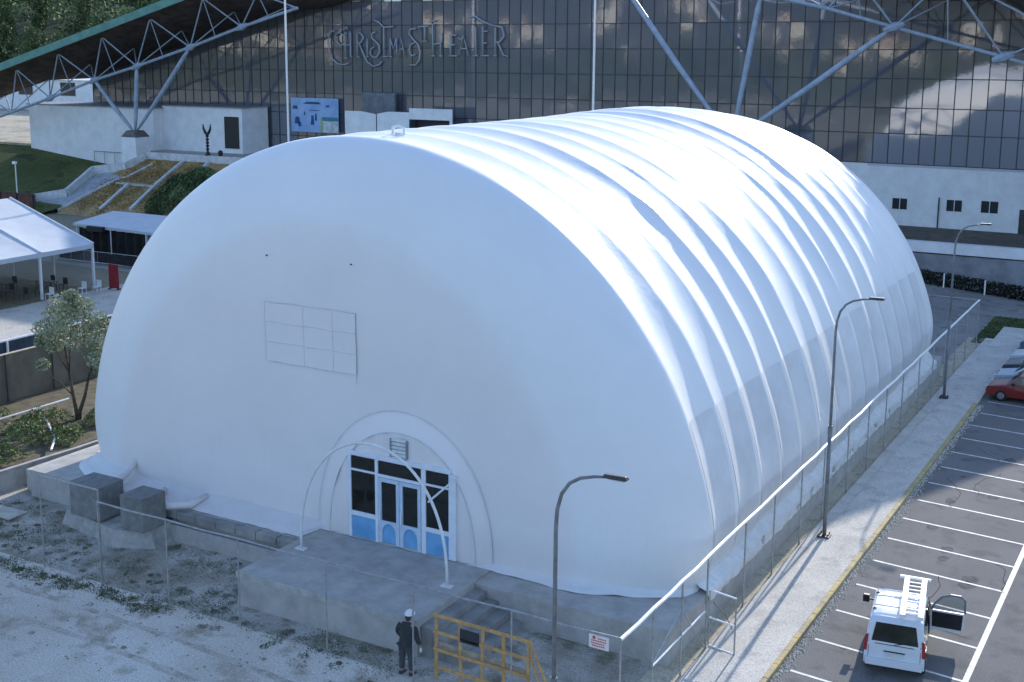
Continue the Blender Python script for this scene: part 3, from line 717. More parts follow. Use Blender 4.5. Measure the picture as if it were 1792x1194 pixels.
# ================================================================== STREET LAMPS
def lamp():
    t = thing('street_lamp', (0,0,0), 'x', 'street lamp', 'street lamps along the pavement')
    pts = [(0,0,.2),(0,0,4.2)]; MB().tube([(0,0,0),(0,0,4.2)], .075, 10).build('pole', mat('lamp_grey', (.20,.21,.22), .5, .15, 3), t, smooth=True)
    arc = [(0,0,4.2),(0,0,7.9),(.03,0,8.35),(.13,0,8.72),(.32,0,9.0),(.58,0,9.16),(.9,0,9.25),(1.27,0,9.31)]
    MB().tube(arc, [.055,.048,.046,.044,.042,.04,.037,.034], 10).build('arm', MATS['lamp_grey'], t, smooth=True)
    MB().tube([(0,0,4.0),(0,0,4.35)], .088, 10).build('collar', MATS['lamp_grey'], t)
    h = MB(); h.add([(1.12,-.08,9.28),(1.69,-.10,9.30),(1.69,.10,9.30),(1.12,.08,9.28),(1.15,-.06,9.37),(1.65,-.05,9.38),(1.65,.05,9.38),(1.15,.06,9.37)],
            [(0,3,2,1),(4,5,6,7),(0,1,5,4),(1,2,6,5),(2,3,7,6),(3,0,4,7)])
    ho = h.build('lamp_head', m_dark, t, bevel=.015)
    MB().box(1.25, 1.62, -.06, .06, 9.265, 9.282).build('lens', mat('lamp_lens', (.6,.6,.58), .3, .05, 3), ho)
    bp_ = MB().box(-.22,.22,-.22,.22,0,.05); 
    for sx, sy in ((-1,-1),(1,-1),(1,1),(-1,1)): bp_.tube([(sx*.15,sy*.15,.05),(sx*.15,sy*.15,.14)], .025, 6)
    bp_.build('base_plate', m_dark, t)
    MB().box(-.18,.18,-.16,.16,-.02,.0).build('footing', m_conc, t)
    return t
L0 = lamp(); L0.location = (-12.02, 23.5, .125); L0['label'] = 'nearest street lamp, in front of the dome entrance'
dup(L0, (-12.02, 45.8, .125), 'middle street lamp beside the long side fence')
dup(L0, (-12.02, 68.1, .125), 'farthest street lamp, near the rear end of the dome')
# cable clamp ring on nearest lamp
# ================================================================== TIMBER FRAME
tf = thing('timber_frame', (-17.2, 29.1, 0), 'orange timber stud frame leaning before the steps, black panel in it', 'frame')
m_wood = mat('orange_timber', (.62,.36,.12), .8, scale=5, c2=(.42,.22,.07))
FXs = [-18.8,-17.95,-17.22,-16.5,-15.72]
for i, x in enumerate(FXs): MB().bar((x,29.12,0),(x+.02*(-1)**i,29.12,2.0), .09, .05).build('stud', m_wood, tf)
for z in (2.03, 1.5, .95, .4): MB().bar((-18.85,29.07+.0*z,z+.02),(-15.66,29.07,z-.03), .05, .09).build('rail', m_wood, tf)
MB().bar((-15.70,29.15,2.0),(-14.95,29.4,.02), .09, .05).build('brace', m_wood, tf)
MB().bar((-15.70,29.15,1.6),(-15.2,29.35,.02), .09, .05).build('brace', m_wood, tf)
MB().bar((-18.7,29.16,1.1),(-15.8,29.16,1.0), .04, .16).build('plank', mat('pale_plank', (.36,.29,.20), .85, .15, 4), tf)
MB().box(-17.93,-17.28, 29.045, 29.06, 1.42, 1.84).build('black_panel', m_black, tf)

# ================================================================== PERSON
def skin_obj(name, joints, edges, m, parent, off, root=0, sub=2):
    me = bpy.data.meshes.new(name); me.from_pydata([Vector(j[:3]) for j in joints], edges, []); me.update()
    o = bpy.data.objects.new(name, me); col.objects.link(o)
    sk = o.modifiers.new('skin', 'SKIN'); sk.use_smooth_shade = True; sk.branch_smoothing = .6
    for i, j in enumerate(joints):
        r_ = j[3] if isinstance(j[3], tuple) else (j[3], j[3]); me.skin_vertices[0].data[i].radius = r_
        me.skin_vertices[0].data[i].use_root = (i == root)
    ss = o.modifiers.new('sub', 'SUBSURF'); ss.levels = sub; ss.render_levels = sub
    me.materials.append(m); o.parent = parent; OFF[o.name] = off; return o
m_skin = mat('skin', (.40,.25,.18), .6, .08, 6); m_jack = mat('black_jacket', (.016,.017,.019), .8, .2, 5); m_trou = mat('dark_trousers', (.045,.048,.055), .85, .2, 5)
def person():
    px, py = -19.72, 28.88
    t = thing('person', (px, py, 0), 'person in black jacket and white cap bending towards the platform wall, back turned', 'person')
    # facing +y; slight forward bend
    bj = [(0,0,.92,.09),(0,.03,1.12,.10),(0,.10,1.36,(.13,.10)),(0,.16,1.50,.055),(0,.21,1.60,.085),(0,.23,1.68,.075),
          (-.19,.10,1.40,.06),(-.27,.10,1.14,.05),(-.25,.25,.92,.04),(-.23,.31,.85,.032),
          (.19,.10,1.40,.06),(.29,.02,1.13,.05),(.33,.12,.89,.04),(.34,.17,.81,.032),
          (-.09,0,.86,.065),(-.11,.03,.48,.065),(-.12,-.02,.09,.045),(-.13,.12,.04,.04),
          (.10,0,.86,.065),(.13,.05,.48,.065),(.14,.02,.09,.045),(.15,.16,.04,.04)]
    be = [(0,1),(1,2),(2,3),(3,4),(4,5),(2,6),(6,7),(7,8),(8,9),(2,10),(10,11),(11,12),(12,13),(0,14),(14,15),(15,16),(16,17),(0,18),(18,19),(19,20),(20,21)]
    k = len(bj)
    for (hx, hy, hz, sgn) in ((-.23,.31,.85,-1),(.34,.17,.81,1)):
        rt_ = 9 if sgn < 0 else 13
        for f in range(5):
            dx = (-.03 + .018*f) if f < 4 else -.045*sgn
            ln_ = [.06,.075,.08,.07,.05][f]
            bj += [(hx+dx, hy+.045, hz-.04, .010), (hx+dx*1.2, hy+.06+ln_*.4, hz-.04-ln_*.5, .009), (hx+dx*1.2, hy+.05+ln_*.3, hz-.05-ln_, .008)]
            be += [(rt_, k), (k, k+1), (k+1, k+2)]; k += 3
    body = skin_obj('body', bj, be, m_skin, t, OFF[t.name])
    jj = [(0,0,.72,(.20,.17)),(0,.0,.90,(.205,.17)),(0,.02,1.08,(.20,.16)),(0,.09,1.34,(.21,.15)),(0,.15,1.50,.095),(-.22,.10,1.38,.085),(-.30,.10,1.13,.072),(-.265,.24,.93,.06),(.22,.10,1.38,.085),(.315,.02,1.12,.072),(.335,.12,.90,.06)]
    skin_obj('jacket', jj, [(0,1),(1,2),(2,3),(3,4),(3,5),(5,6),(6,7),(3,8),(8,9),(9,10)], m_jack, t, OFF[t.name])
    tj = [(0,0,.97,(.16,.135)),(-.10,0,.80,.115),(-.115,.03,.48,.088),(-.12,0,.12,.075),(.105,0,.80,.115),(.135,.05,.48,.088),(.145,.02,.12,.075)]
    skin_obj('trousers', tj, [(0,1),(1,2),(2,3),(0,4),(4,5),(5,6)], m_trou, t, OFF[t.name])
    for x, yy in ((-.12,.05),(.15,.09)):
        MB().add([(px+x-.05,py+yy-.14,0),(px+x+.05,py+yy-.14,0),(px+x+.055,py+yy+.13,0),(px+x-.055,py+yy+.13,0),(px+x-.045,py+yy-.13,.09),(px+x+.045,py+yy-.13,.09),(px+x+.04,py+yy+.10,.055),(px+x-.04,py+yy+.10,.055)],
            [(0,3,2,1),(4,5,6,7),(0,1,5,4),(1,2,6,5),(2,3,7,6),(3,0,4,7)]).build('shoe', m_black, t, bevel=.015)
    c = MB(); n_ = 14; cx, cy, cz = px, py+.21, 1.655
    rings_ = []
    for i in range(6):
        a = math.pi/2*i/5; rings_.append([(cx+.128*math.cos(a)*math.cos(2*math.pi*k/n_), cy+.150*math.cos(a)*math.sin(2*math.pi*k/n_), cz+.135*math.sin(a)) for k in range(n_)])
    vs = [p for r_ in rings_ for p in r_]
    c.add(vs, [(i*n_+k, i*n_+(k+1)%n_, (i+1)*n_+(k+1)%n_, (i+1)*n_+k) for i in range(5) for k in range(n_)])
    c.add([(cx-.08,cy+.10,cz+.01),(cx+.08,cy+.10,cz+.01),(cx+.05,cy+.20,cz-.01),(cx-.05,cy+.20,cz-.01)], [(0,1,2,3)])
    c.build('cap', mat('cap_white', (.78,.77,.80), .6, .04, 6), t, smooth=True)
    # face: nose and ears on head
    hd = MB(); hd.tube([(px,py+.30,1.63),(px,py+.325,1.60)], [.012,.018], 6)
    for s_ in (-1,1): hd.tube([(px+.083*s_,py+.20,1.62),(px+.098*s_,py+.20,1.61)], [.03,.022], 8)
    hd.build('ears_and_nose', m_skin, t, smooth=True)
    MB().tube([(px,py+.13,1.50),(px,py+.125,1.58),(px,py+.15,1.66),(px,py+.2,1.72)], [.05,.075,.088,.06], 10).build('hair', m_black, t, smooth=True)
    return t
person()
PO = [o for o in col.objects if o.name.startswith('person')][0]; PO.scale = (1.22, 1.12, 1.10)
tag(MB().box(-19.33,-19.26, 29.04, 29.06, .74,.88).build('phone', m_rail, bevel=.004), 'small white phone in the hand of the person in black', 'phone')

# ================================================================== VEHICLES
m_glassc = mat('car_glass', (.02,.025,.028), .04, .2, 1, spec=.9)
m_tyre = mat('tyre', (.02,.02,.02), .9, .1, 8); m_rim = mat('rim', (.35,.35,.36), .35, .1, 4, metal=.8)
m_red = mat('tail_red', (.35,.02,.02), .25, .1, 4, coat=.5)
def carbody(L, Wd, prof_pts, tumble, zsill, m, name, par, n=10, bev=.03):
    """side profile (y,z) lofted over x with tumblehome above the sill"""
    b = MB(); hw = Wd/2; K = len(prof_pts); rows = []
    xs_ = [-1,-.97,-.88,-.6,-.2,.2,.6,.88,.97,1]
    for q in xs_:
        row = []
        for (y, z) in prof_pts:
            tum = tumble*max(0, (z - zsill))
            edge = 1 - abs(q)**6*.0
            shrink_z = z - (.07*max(0, abs(q)-.85)/.15 if z > zsill else -.03*max(0,abs(q)-.85)/.15)
            yy = y*(1 - .02*max(0, abs(q)-.6)/.4)
            row.append((q*(hw - tum), yy, shrink_z))
        rows.append(row)
    vs = [p for r_ in rows for p in r_]
    fs = [(j*K+i, j*K+(i+1)%K, (j+1)*K+(i+1)%K, (j+1)*K+i) for j in range(len(rows)-1) for i in range(K)]
    fs += [tuple(range(K)), tuple((len(rows)-1)*K+i for i in range(K))[::-1]]
    b.add(vs, fs); return b.build(name, m, par, bevel=bev)
def wheel(par, x, y, r_=.31, w_=.2):
    s = 1 if x > 0 else -1
    b = MB().tube([(x-w_/2,y,r_),(x-w_/2+.03,y,r_),(x+w_/2-.03,y,r_),(x+w_/2,y,r_)], [r_*.9,r_,r_,r_*.9], 20)
    o = b.build('wheel', m_tyre, par)
    MB().tube([(x+s*(w_/2-.005),y,r_),(x+s*(w_/2+.012),y,r_)], [r_*.62,r_*.55], 14).build('rim', m_rim, o)
m_dg = mat('green_glass', (.10,.17,.17), .05, .1, 1, spec=.8)
m_dg.node_tree.nodes['Principled BSDF'].inputs['Alpha'].default_value = .55
def van():
    m_van = mat('van_white', (.66,.68,.70), .25, .02, 1, spec=.5, coat=.6)
    t = thing('delivery_van', (0,0,0), 'white van parked in a bay, front passenger door open', 'van')
    # rear at y=0, front at y=4.1
    P = [(0.02,.30),(0.0,.55),(.02,1.0),(.16,1.62),(.30,1.74),(.8,1.79),(2.0,1.78),(2.45,1.70),(3.15,1.14),(3.85,.98),(4.08,.75),(4.1,.35),(3.9,.24),(.2,.24)]
    carbody(4.1, 1.72, P, .13, .95, m_van, 'body', t)
    # rear window & details on the tailgate (rear face leans)
    def rear(x0, x1, z0, z1, nm, m, par=t, proud=.012, x0t=None, x1t=None):
        yf = lambda z: (.02 + (z-1.0)*.14/.62 if z > 1.0 else .0 + (z-.55)*.02/.45)
        x0t = x0 if x0t is None else x0t; x1t = x1 if x1t is None else x1t
        return MB().add([(x0,yf(z0)-proud,z0),(x1,yf(z0)-proud,z0),(x1t,yf(z1)-proud,z1),(x0t,yf(z1)-proud,z1),(x0,yf(z0)+.03,z0),(x1,yf(z0)+.03,z0),(x1t,yf(z1)+.03,z1),(x0t,yf(z1)+.03,z1)],
            [(0,1,2,3),(0,1,5,4),(1,2,6,5),(2,3,7,6),(3,0,4,7)]).build(nm, m, par)
    rear(-.66,.66,1.06,1.60,'rear_window', m_glassc, x0t=-.56, x1t=.56)
    rear(-.80,.80,.34,.56,'bumper', m_van, proud=.09)
    rear(-.27,.27,.60,.72,'number_plate', mat('plate', (.60,.60,.58), .5, .03, 4), proud=.016)
    rear(-.55,.55,.98,1.0,'trim_line', m_dark, proud=.014)
    rear(-.74,-.725,.58,1.05,'tailgate_gap', m_dark, proud=.006); rear(.725,.74,.58,1.05,'tailgate_gap', m_dark, proud=.006)
    rear(-.30,.30,.77,.80,'tailgate_handle', m_black, proud=.03)
    rear(-.50,.50,.30,.335,'lower_bumper', m_black, proud=.07)
    for s in (-1,1): rear(s*.83-.05, s*.83+.05, .74, 1.22, 'tail_light', m_red, proud=.03, x0t=s*.79-.04, x1t=s*.79+.04)
    MB().tube([(0,-.02,1.03),(.30,-.0,1.10),(.45,.02,1.16)], .012, 5).build('wiper', m_black, t)
    # side windows
    for s in (-1,1):
        def X2(z): return s*(.86 - .13*max(0,z-.95) + .008)
        for (ya, yb, yat, ybt) in ((.42,1.25,.5,1.22),(1.33,2.1,1.35,2.08),(2.2,2.98,2.2,2.5)):
            if s > 0 and ya > 2: continue
            MB().add([(X2(1.12),ya,1.12),(X2(1.12),yb,1.12),(X2(1.58),ybt,1.58),(X2(1.58),yat,1.58)], [(0,1,2,3)]).build('side_window', m_glassc, t)
        MB().box(min(s*.865,s*.875), max(s*.865,s*.875), .5, 3.2, .55, .66).build('rub_strip', m_black, t)
    # windscreen
    MB().add([(-.74,3.10,1.19),(.74,3.10,1.19),(.62,2.50,1.675),(-.62,2.50,1.675)], [(0,1,2,3)]).build('windscreen', m_glassc, t)
    # open doorway (dark) on the right and the open door itself
    MB().box(.868,.874,2.15,3.1,.42,1.1).add([(.878,2.18,1.1),(.878,3.1,1.1),(.80,2.55,1.6),(.80,2.2,1.6)], [(0,1,2,3)]).build('doorway', m_black, t)
    A = Vector((.88, 2.95, 0)); D = Vector((math.cos(R(-2)), math.sin(R(-2)), 0))
    def dp(u, z, o=0): p = A + D*u + Vector((-D.y, D.x, 0))*o; return (p.x, p.y, z)
    m_door = m_van
    b = MB()
    for (o_,) in ((-.035,),):
        pts = [(0,.40),(.9,.40),(.98,.6),(1.0,1.05),(0,1.05)]
    n_ = len(pts)
    vs = [dp(u,z,-.04) for u,z in pts] + [dp(u,z,.04) for u,z in pts]
    b.add(vs, [tuple(range(n_)), tuple(range(n_,2*n_))[::-1]] + [(i,(i+1)%n_,n_+(i+1)%n_,n_+i) for i in range(n_)])
    do = b.build('front_door', m_door, t, bevel=.01)
    fr_ = MB(); arc = [dp(.02,1.05),dp(.10,1.25),dp(.30,1.50),dp(.55,1.60),dp(.85,1.60),dp(.98,1.5),dp(1.0,1.05)]
    fr_.tube(arc, .035, 6); fr_.build('window_frame', mat('door_frame_grey', (.16,.22,.24), .4, .1, 3), do)
    MB().add([dp(.05,1.07),dp(.98,1.07),dp(.96,1.5),dp(.85,1.58),dp(.55,1.58),dp(.30,1.48),dp(.1,1.25)], [(0,1,2,3,4,5,6)]).build('door_glass', m_dg, do)
    MB().add([dp(.06,.50,-.045),dp(.92,.50,-.045),dp(.95,1.0,-.045),dp(.04,1.0,-.045)], [(0,1,2,3)]).build('door_lining', m_black, do)
    # mirrors
    for s in (-1, 1):
        y_ = 2.85
        if s > 0: continue
        mm = MB().bar((s*.82,y_,1.1),(s*.98,y_-.02,1.12), .05, .05).box(min(s*.96,s*1.16), max(s*.96,s*1.16), y_-.09, y_+.06, 1.02, 1.26)
        mm.build('wing_mirror', m_black, t, bevel=.02)
    for x, y in ((-.78,.62),(.78,.62),(-.78,3.35),(.78,3.35)): wheel(t, x, y)
    # wheel arches
    for s in (-1,1):
        for y in (.62,3.35):
            MB().tube([(s*.862,y+.38*math.cos(math.pi*k/12),.31+.38*math.sin(math.pi*k/12)) for k in range(13)], .03, 6).build('wheel_arch', m_black, t)
    # roof bars
    for y in (.75, 1.95):
        MB().tube([(-.66,y,1.72),(-.66,y,1.88),(.66,y,1.88),(.66,y,1.72)], .022, 6).build('roof_bar', m_rail if y > 1 else m_rail, t)
    for y in (.75,1.95):
        for s in (-1,1): MB().box(s*.66-.05,s*.66+.05,y-.05,y+.05,1.72,1.80).build('bar_clamp', m_black, t)
    return t
VN = van(); VN.location = (-7.26, 36.2, .012); VN.rotation_euler = (0,0,R(9))
ld = thing('ladder', (-7.0, 36.2, 1.93), 'white ladder strapped to the roof of the van', 'ladder')
lr = MB()
la = Vector((-7.10, 36.2, 1.99)); lb = Vector((-7.52, 38.75, 2.12)); wv = Vector((.50,.08,0))
for q in (0,1): MB().bar(la+wv*q, lb+wv*q, .15, .12).build('side_rail', m_rail, ld)
for k in range(1, 10):
    p = la + (lb-la)*(k/10.); lr.bar(p, p+wv, .035, .03)
lr.build('rungs', m_rail, ld)
MB().bar(lb+Vector((-.22,0,.03)), lb+wv+Vector((.18,.02,.03)), .07, .07).build('stabiliser_bar', m_rail, ld)

def hatch(cm, lab, name='parked_car'):
    t = thing(name, (0,0,0), lab, 'car', 'cars parked at the far end of the bays')
    P = [(0.0,.30),(-.02,.55),(.05,.72),(.9,.92),(1.55,1.38),(2.0,1.46),(3.0,1.44),(3.75,1.05),(3.98,.85),(4.0,.4),(3.9,.25),(.15,.22)]
    carbody(4.0, 1.72, P, .22, .88, cm, 'body', t)
    MB().add([(-.70,.96,.975),(.70,.96,.975),(.56,1.54,1.385),(-.56,1.54,1.385)], [(0,1,2,3)]).build('windscreen', m_glassc, t)
    MB().add([(-.66,3.72,1.09),(.66,3.72,1.09),(.56,3.06,1.43),(-.56,3.06,1.43)], [(0,1,2,3)]).build('rear_window', m_glassc, t)
    for s in (-1,1):
        MB().add([(s*.848,1.15,.99),(s*.848,2.25,.99),(s*.765,2.25,1.36),(s*.765,1.68,1.36)], [(0,1,2,3)]).build('side_window', m_glassc, t)
        MB().add([(s*.848,2.33,.99),(s*.848,3.4,.99),(s*.765,3.0,1.36),(s*.765,2.33,1.36)], [(0,1,2,3)]).build('side_window', m_glassc, t)
        MB().box(s*.68-.14,s*.68+.14,-.04,.05,.60,.74).build('headlight', mat('headlamp', (.6,.62,.62), .1, .05, 3, spec=.8), t, bevel=.02)
        MB().box(min(s*.86,s*1.0),max(s*.86,s*1.0),1.25,1.4,.92,1.06).build('wing_mirror', m_black, t, bevel=.02)
    MB().box(-.55,.55,-.035,.02,.32,.50).build('grille', m_black, t)
    for x, y in ((-.78,.75),(.78,.75),(-.78,3.2),(.78,3.2)): wheel(t, x, y, .3)
    return t
cp = lambda n_, c: mat(n_, c, .28, .03, 1, coat=.7)
for (c, nm, lab, y) in (((.20,.018,.014),'paint_red','dark red hatchback nose-in at the kerb, nearest of the row',70.2),
                        ((.42,.50,.58),'paint_silver','silver-blue car parked just behind the red one',72.8),
                        ((.05,.06,.08),'paint_dark','black car parked third in the row, behind the silver car',75.4),
                        ((.66,.67,.70),'paint_white','white car parked fourth in the row',78.0),
                        ((.10,.14,.22),'paint_navy','navy car parked last in the row at the kerb',82.0)):
    h_ = hatch(cp(nm, c), lab); h_.location = (-10.15, y, .012); h_.rotation_euler = (0,0,R(-92))

# ================================================================== LEFT SIDE: NETTING FENCES, TENT, STAGE
m_net = mat('beige_netting', (.19,.175,.13), .9, scale=.9, c2=(.13,.12,.09))
nf = thing('mesh_screen_fence', (-51.8, 40, 0), 'beige netting screen fence with pale top rail left of the olive tree', 'fence')
b = MB(); b.grid(lambda u, v: (-51.8 + .05*math.sin(u*60)*v, 26+26*u, .05+3.1*v), 80, 6); b.build('netting', m_net, nf, smooth=True)
MB().tube([(-51.75,26,3.2),(-51.75,52,3.2)], .05, 6).build('top_rail', mat('cream_rail', (.66,.60,.45), .6, .1, 3), nf)
for y in (28.9,31.8,34.7,37.6,40.5,43.4,46.3,49.2): MB().tube([(-51.66,y,0),(-51.66,y,3.2)], .045, 6).build('post', m_dark, nf)
dn = thing('dark_netting_rail', (-60.5, 48, 0), 'dark blue netting rail with a white top along the terrace edge', 'railing')
MB().box(-60.55,-60.5,28,60,.0,1.35).build('netting', mat('navy_net', (.035,.055,.08), .85, .2, 1.5), dn)
MB().box(-60.6,-60.44,28,60,1.36,1.45).build('top_rail', m_white, dn)
for y in (38.9, 42.7, 47.5, 53.0): MB().box(-60.42,-60.32,y,y+.1,0,1.42).build('post', m_white, dn)
pr_ = thing('pipe_rail', (-48.5, 38, .75), 'bent white pipe handrail on the bank below the olive tree', 'handrail')
MB().tube([(-48.8,30,1.05),(-48.75,37.7,1.05),(-48.6,40.2,1.1),(-48.6,41.7,1.1)], .045, 7).build('pipe', m_rail, pr_)
MB().tube([(-48.45,39.6,1.08),(-46.9,38.8,1.05),(-44.3,37.1,1.02),(-43.3,36.0,.95)], .05, 7).build('pipe', m_rail, pr_)
MB().tube([(-44.3,37.1,1.02),(-44.3,37.1,.5)], .045, 6).build('leg', m_rail, pr_)
MB().box(-41.9,-40.7,33.2,36.6,-.05,.09).build
tag(MB().box(-42.3,-41.53,33.8,40,-.05,.9).build('side_ledge', mat('pale_ledge', (.50,.46,.40), .9, .1, 2), bevel=.02), 'pale concrete ledge between the dome corner and the retaining wall', 'ledge')  # warm pale concrete, a little lighter than the plinth
tag(MB().box(-41.6,-40.0,31.0,31.9,0,.08).build('paving_slab', mat('beige_slab', (.46,.42,.34), .9, .1, 3), bevel=.02), 'loose beige paving slab by the retaining wall', 'slab')

# tent
tn = thing('marquee_tent', (-79, 58, 0), 'white gabled marquee with open sides left of the dome', 'tent')
m_tent = mat('tent_fabric', (.50,.53,.56), .85, .04, .6)
ex, ez, rx, rz_, yb = -74.0, 3.5, -83.0, 6.4, 66.6
b = MB()
for k in range(8):
    y2 = yb - 5*k; y1_ = y2 - 5
    for (xa, za, xb_, zb_) in ((ex+.15, ez, rx, rz_), (2*rx-ex-.15, ez, rx, rz_)):
        b.grid(lambda u, v: (xa+(xb_-xa)*v, y1_+(y2-y1_)*u, za+(zb_-za)*v - .16*math.sin(math.pi*u)*math.sin(math.pi*min(1,v+.15))), 6, 6)
b.build('roof', m_tent, tn, smooth=True)
MB().box(ex+.12, ex+.17, yb-40, yb, ez-.36, ez-.02).build('valance', m_tent, tn)
MB().add([(ex+.15,yb+.02,ez),(2*rx-ex,yb+.02,ez),(rx,yb+.02,rz_)], [(0,1,2)]).build('gable', m_tent, tn)
for k in range(9):
    y = yb - 5*k
    MB().tube([(ex+.18,y,ez+.03),(rx,y,rz_+.05)], .06, 6).build('rafter', m_white, tn)
    MB().box(ex-.05,ex+.12,y-.1,y+.06,0,ez-.04).build('post', m_white, tn)
    if k == 0:
        for x in (-78.4,-83.2): MB().box(x-.07,x+.07,y-.06,y+.06,0,ez).build('post', m_white, tn)
    MB().box(2*rx-ex-.1,2*rx-ex+.1,y-.1,y+.06,0,ez-.04).build('post', m_white, tn)
m_film = mesh_mat('tent_film', (.35,.40,.46), .16, 37)
MB().add([(ex-.1,yb-.02,.1),(2*rx-ex,yb-.02,.1),(2*rx-ex,yb-.02,ez-.05),(ex-.1,yb-.02,ez-.05)], [(0,1,2,3)]).build('clear_sidewall', m_film, tn, fixn=False)
# tables and chairs under the tent
def dtable(x, y, lab):
    t = thing('folding_table', (x,y,0), lab, 'table', 'dark tables under the marquee')
    MB().box(x-.8,x+.8,y-.4,y+.4,.70,.75).build('tabletop', m_dark, t)
    for sx in (-.7,.7):
        for sy in (-.33,.33): MB().tube([(x+sx,y+sy,0),(x+sx,y+sy,.7)], .025, 5).build('leg', m_dark, t)
for x, y, lab in ((-76.5,64.2,'dark table under the marquee, by its far corner post'),(-76.2,60.0,'dark table under the marquee, behind the middle post'),(-78.6,62.0,'dark table deeper inside the marquee'),(-76.6,56.4,'dark table under the marquee at the photo\'s left edge')): dtable(x, y, lab)
def chair(x, y, rz, m, lab, grp):
    t = thing('chair', (x,y,0), lab, 'chair', grp)
    MB().box(x-.24,x+.24,y-.24,y+.24,.43,.47).build('seat', m, t)
    MB().box(x-.24,x+.24,y+.2,y+.24,.47,.92).build('backrest', m, t)
    for sx in (-.21,.21):
        for sy in (-.21,.21): MB().tube([(x+sx,y+sy,0),(x+sx,y+sy,.43)], .02, 5).build('leg', m, t)
    return t
for x, y in ((-75.6,65.0),(-77.2,65.2),(-75.2,62.4),(-77.0,61.2),(-75.5,58.2),(-77.6,58.6),(-79.4,63.4),(-79.6,60.6),(-75.0,60.8),(-76.2,55.0)):
    chair(x, y, 0, m_dark, 'dark chair among the tables under the marquee', 'dark chairs under the marquee')
for x, y in ((-73.4,61.8),(-73.1,64.6),(-72.6,65.6)):
    chair(x, y, 0, m_white, 'white plastic chair standing outside the marquee posts', 'white chairs outside the marquee')
rs = thing('red_board', (-72.3, 67.1, 0), 'upright dark red board standing beyond the marquee', 'board')
MB().box(-72.85,-71.85,67.05,67.12,.1,1.95).build('panel', mat('red_board', (.26,.02,.03), .6, .1, 3), rs)
for x in (-72.8,-71.9): MB().box(x-.03,x+.03,66.9,67.3,0,.1).build('foot', m_dark, rs)
tag(MB().box(-62.9,-62.2,50.4,50.7,.0,.55).build('red_crate', mat('crate_red', (.40,.03,.04), .6, .1, 3), bevel=.03), 'small red crate on the terrace at the left edge', 'crate')

# stage canopy
sg = thing('stage_canopy', (-81.5, 77.5, 0), 'low stage with pale flat roof and black curtain behind the marquee', 'stage')
b = MB(); b.add([(-87.0,76.3,2.75),(-76.2,76.3,2.55),(-76.2,81,3.3),(-87.5,81.5,3.2),(-87.0,76.3,2.95),(-76.2,76.3,2.78),(-76.2,81,3.5),(-87.5,81.5,3.4)],
      [(0,3,2,1),(4,5,6,7),(0,1,5,4),(1,2,6,5),(2,3,7,6),(3,0,4,7)])
b.build('roof', m_tent, sg)
b = MB(); b.grid(lambda u, v: (-86.6+8.2*u, 76.6+.12*math.sin(u*50), .3+2.25*v), 100, 2); b.build('curtain', mat('black_curtain', (.014,.016,.014), .9, .2, 2), sg, smooth=True)
MB().box(-78.3,-76.2,76.6,76.7,.3,2.5).build('side_panel', mat('grey_panel', (.12,.15,.18), .7, .1, 1), sg)
for x in (-86.7,-82.5,-78.3): MB().tube([(x,76.4,0),(x,76.4,2.7)], .05, 6).build('post', m_white, sg)
MB().box(-84.9,-83.0,75.9,76.25,2.45,2.9).build('speaker', m_black, sg)
MB().box(-86.8,-76,74.9,81,-.0,.3).build('deck', m_dark, sg)
rl = thing('barrier_rail', (-81.5, 74.3, 0), 'dark crowd barrier in front of the stage', 'railing')
MB().tube([(-86.8,74.3,1.05),(-75.8,74.6,1.05)], .035, 6).build('rail', m_galv, rl)
MB().tube([(-86.8,74.25,.12),(-75.8,74.55,.12)], .06, 6).build('rail', m_galv, rl)
for k in range(8): MB().tube([(-86.8+1.57*k,74.3+.04*k,0),(-86.8+1.57*k,74.3+.04*k,1.05)], .03, 5).build('post', m_galv, rl)
MB().box(-86.8,-75.8,74.42,74.46,.15,.95).build('barrier_cloth', mat('barrier_cloth', (.03,.03,.035), .9, .2, 3), rl)
rr_ = random.Random(8)
for k in range(5):
    x = -83.5+1.3*k; tag(MB().tube([(x,75.1,.3),(x,75.1,.75)], [.05,.05], 6).box(x-.12,x+.12,75.0,75.2,.75,.95).build('stage_light', m_dark), 'small dark floodlight on a short stand along the stage front', 'floodlight', 'floodlights along the stage front')

# ---- garden slope, ramp walls, grass bank
def slope_z(y): return 5*(y-95)/12.
def bank_z(y): return 5.7*(y-92)/20.
m_bed = ground_mat('garden_beds', [(.42,.29,.13), (.28,.21,.11), (.44,.26,.13)], (.35, .9, 5))
struct(MB().grid(lambda u, v: (-111+28*u, 94.7+13*v, slope_z(94.7+13*v)-.02+.12*noise.noise((u*30, v*15, 0))), 60, 30).build('garden_slope', m_bed, smooth=True))
m_bankg = ground_mat('bank_grass', [(.075,.095,.03), (.13,.14,.05), (.05,.06,.025)], (.1, .4, 4))
struct(MB().grid(lambda u, v: (-190+79*u, 88+24*v, max(-.02, (bank_z(88+24*v) + .4*math.sin(u*7)*min(1,v*2)) * (1 - .5*max(0, min(1, (-190+79*u+134)/21.))))), 50, 20).build('grass_bank', m_bankg, smooth=True))
def ribbon(name, pts, w_, h_, m, lab, cat, grp=None):
    b = MB()
    for (a, c) in zip(pts[:-1], pts[1:]):
        a = Vector(a); c = Vector(c); b.bar(a+Vector((0,0,h_/2-.05)), c+Vector((0,0,h_/2-.05)), w_, h_+.1)
    return tag(b.build(name, m), lab, cat, grp)
P_ = lambda x, y: (x, y, slope_z(y))
m_cwall = mat('white_kerb_wall', (.55,.56,.56), .85, .1, 1.5)
ribbon('garden_kerb', [P_(-103.2,107), P_(-102.5,101.8)], .35, .3, m_cwall, 'white kerb strip, upper part between the tan beds', 'kerb')
ribbon('garden_kerb', [P_(-102.4,101.6), P_(-101.3,96.8)], .35, .3, m_cwall, 'white kerb strip down the lower middle of the beds', 'kerb')
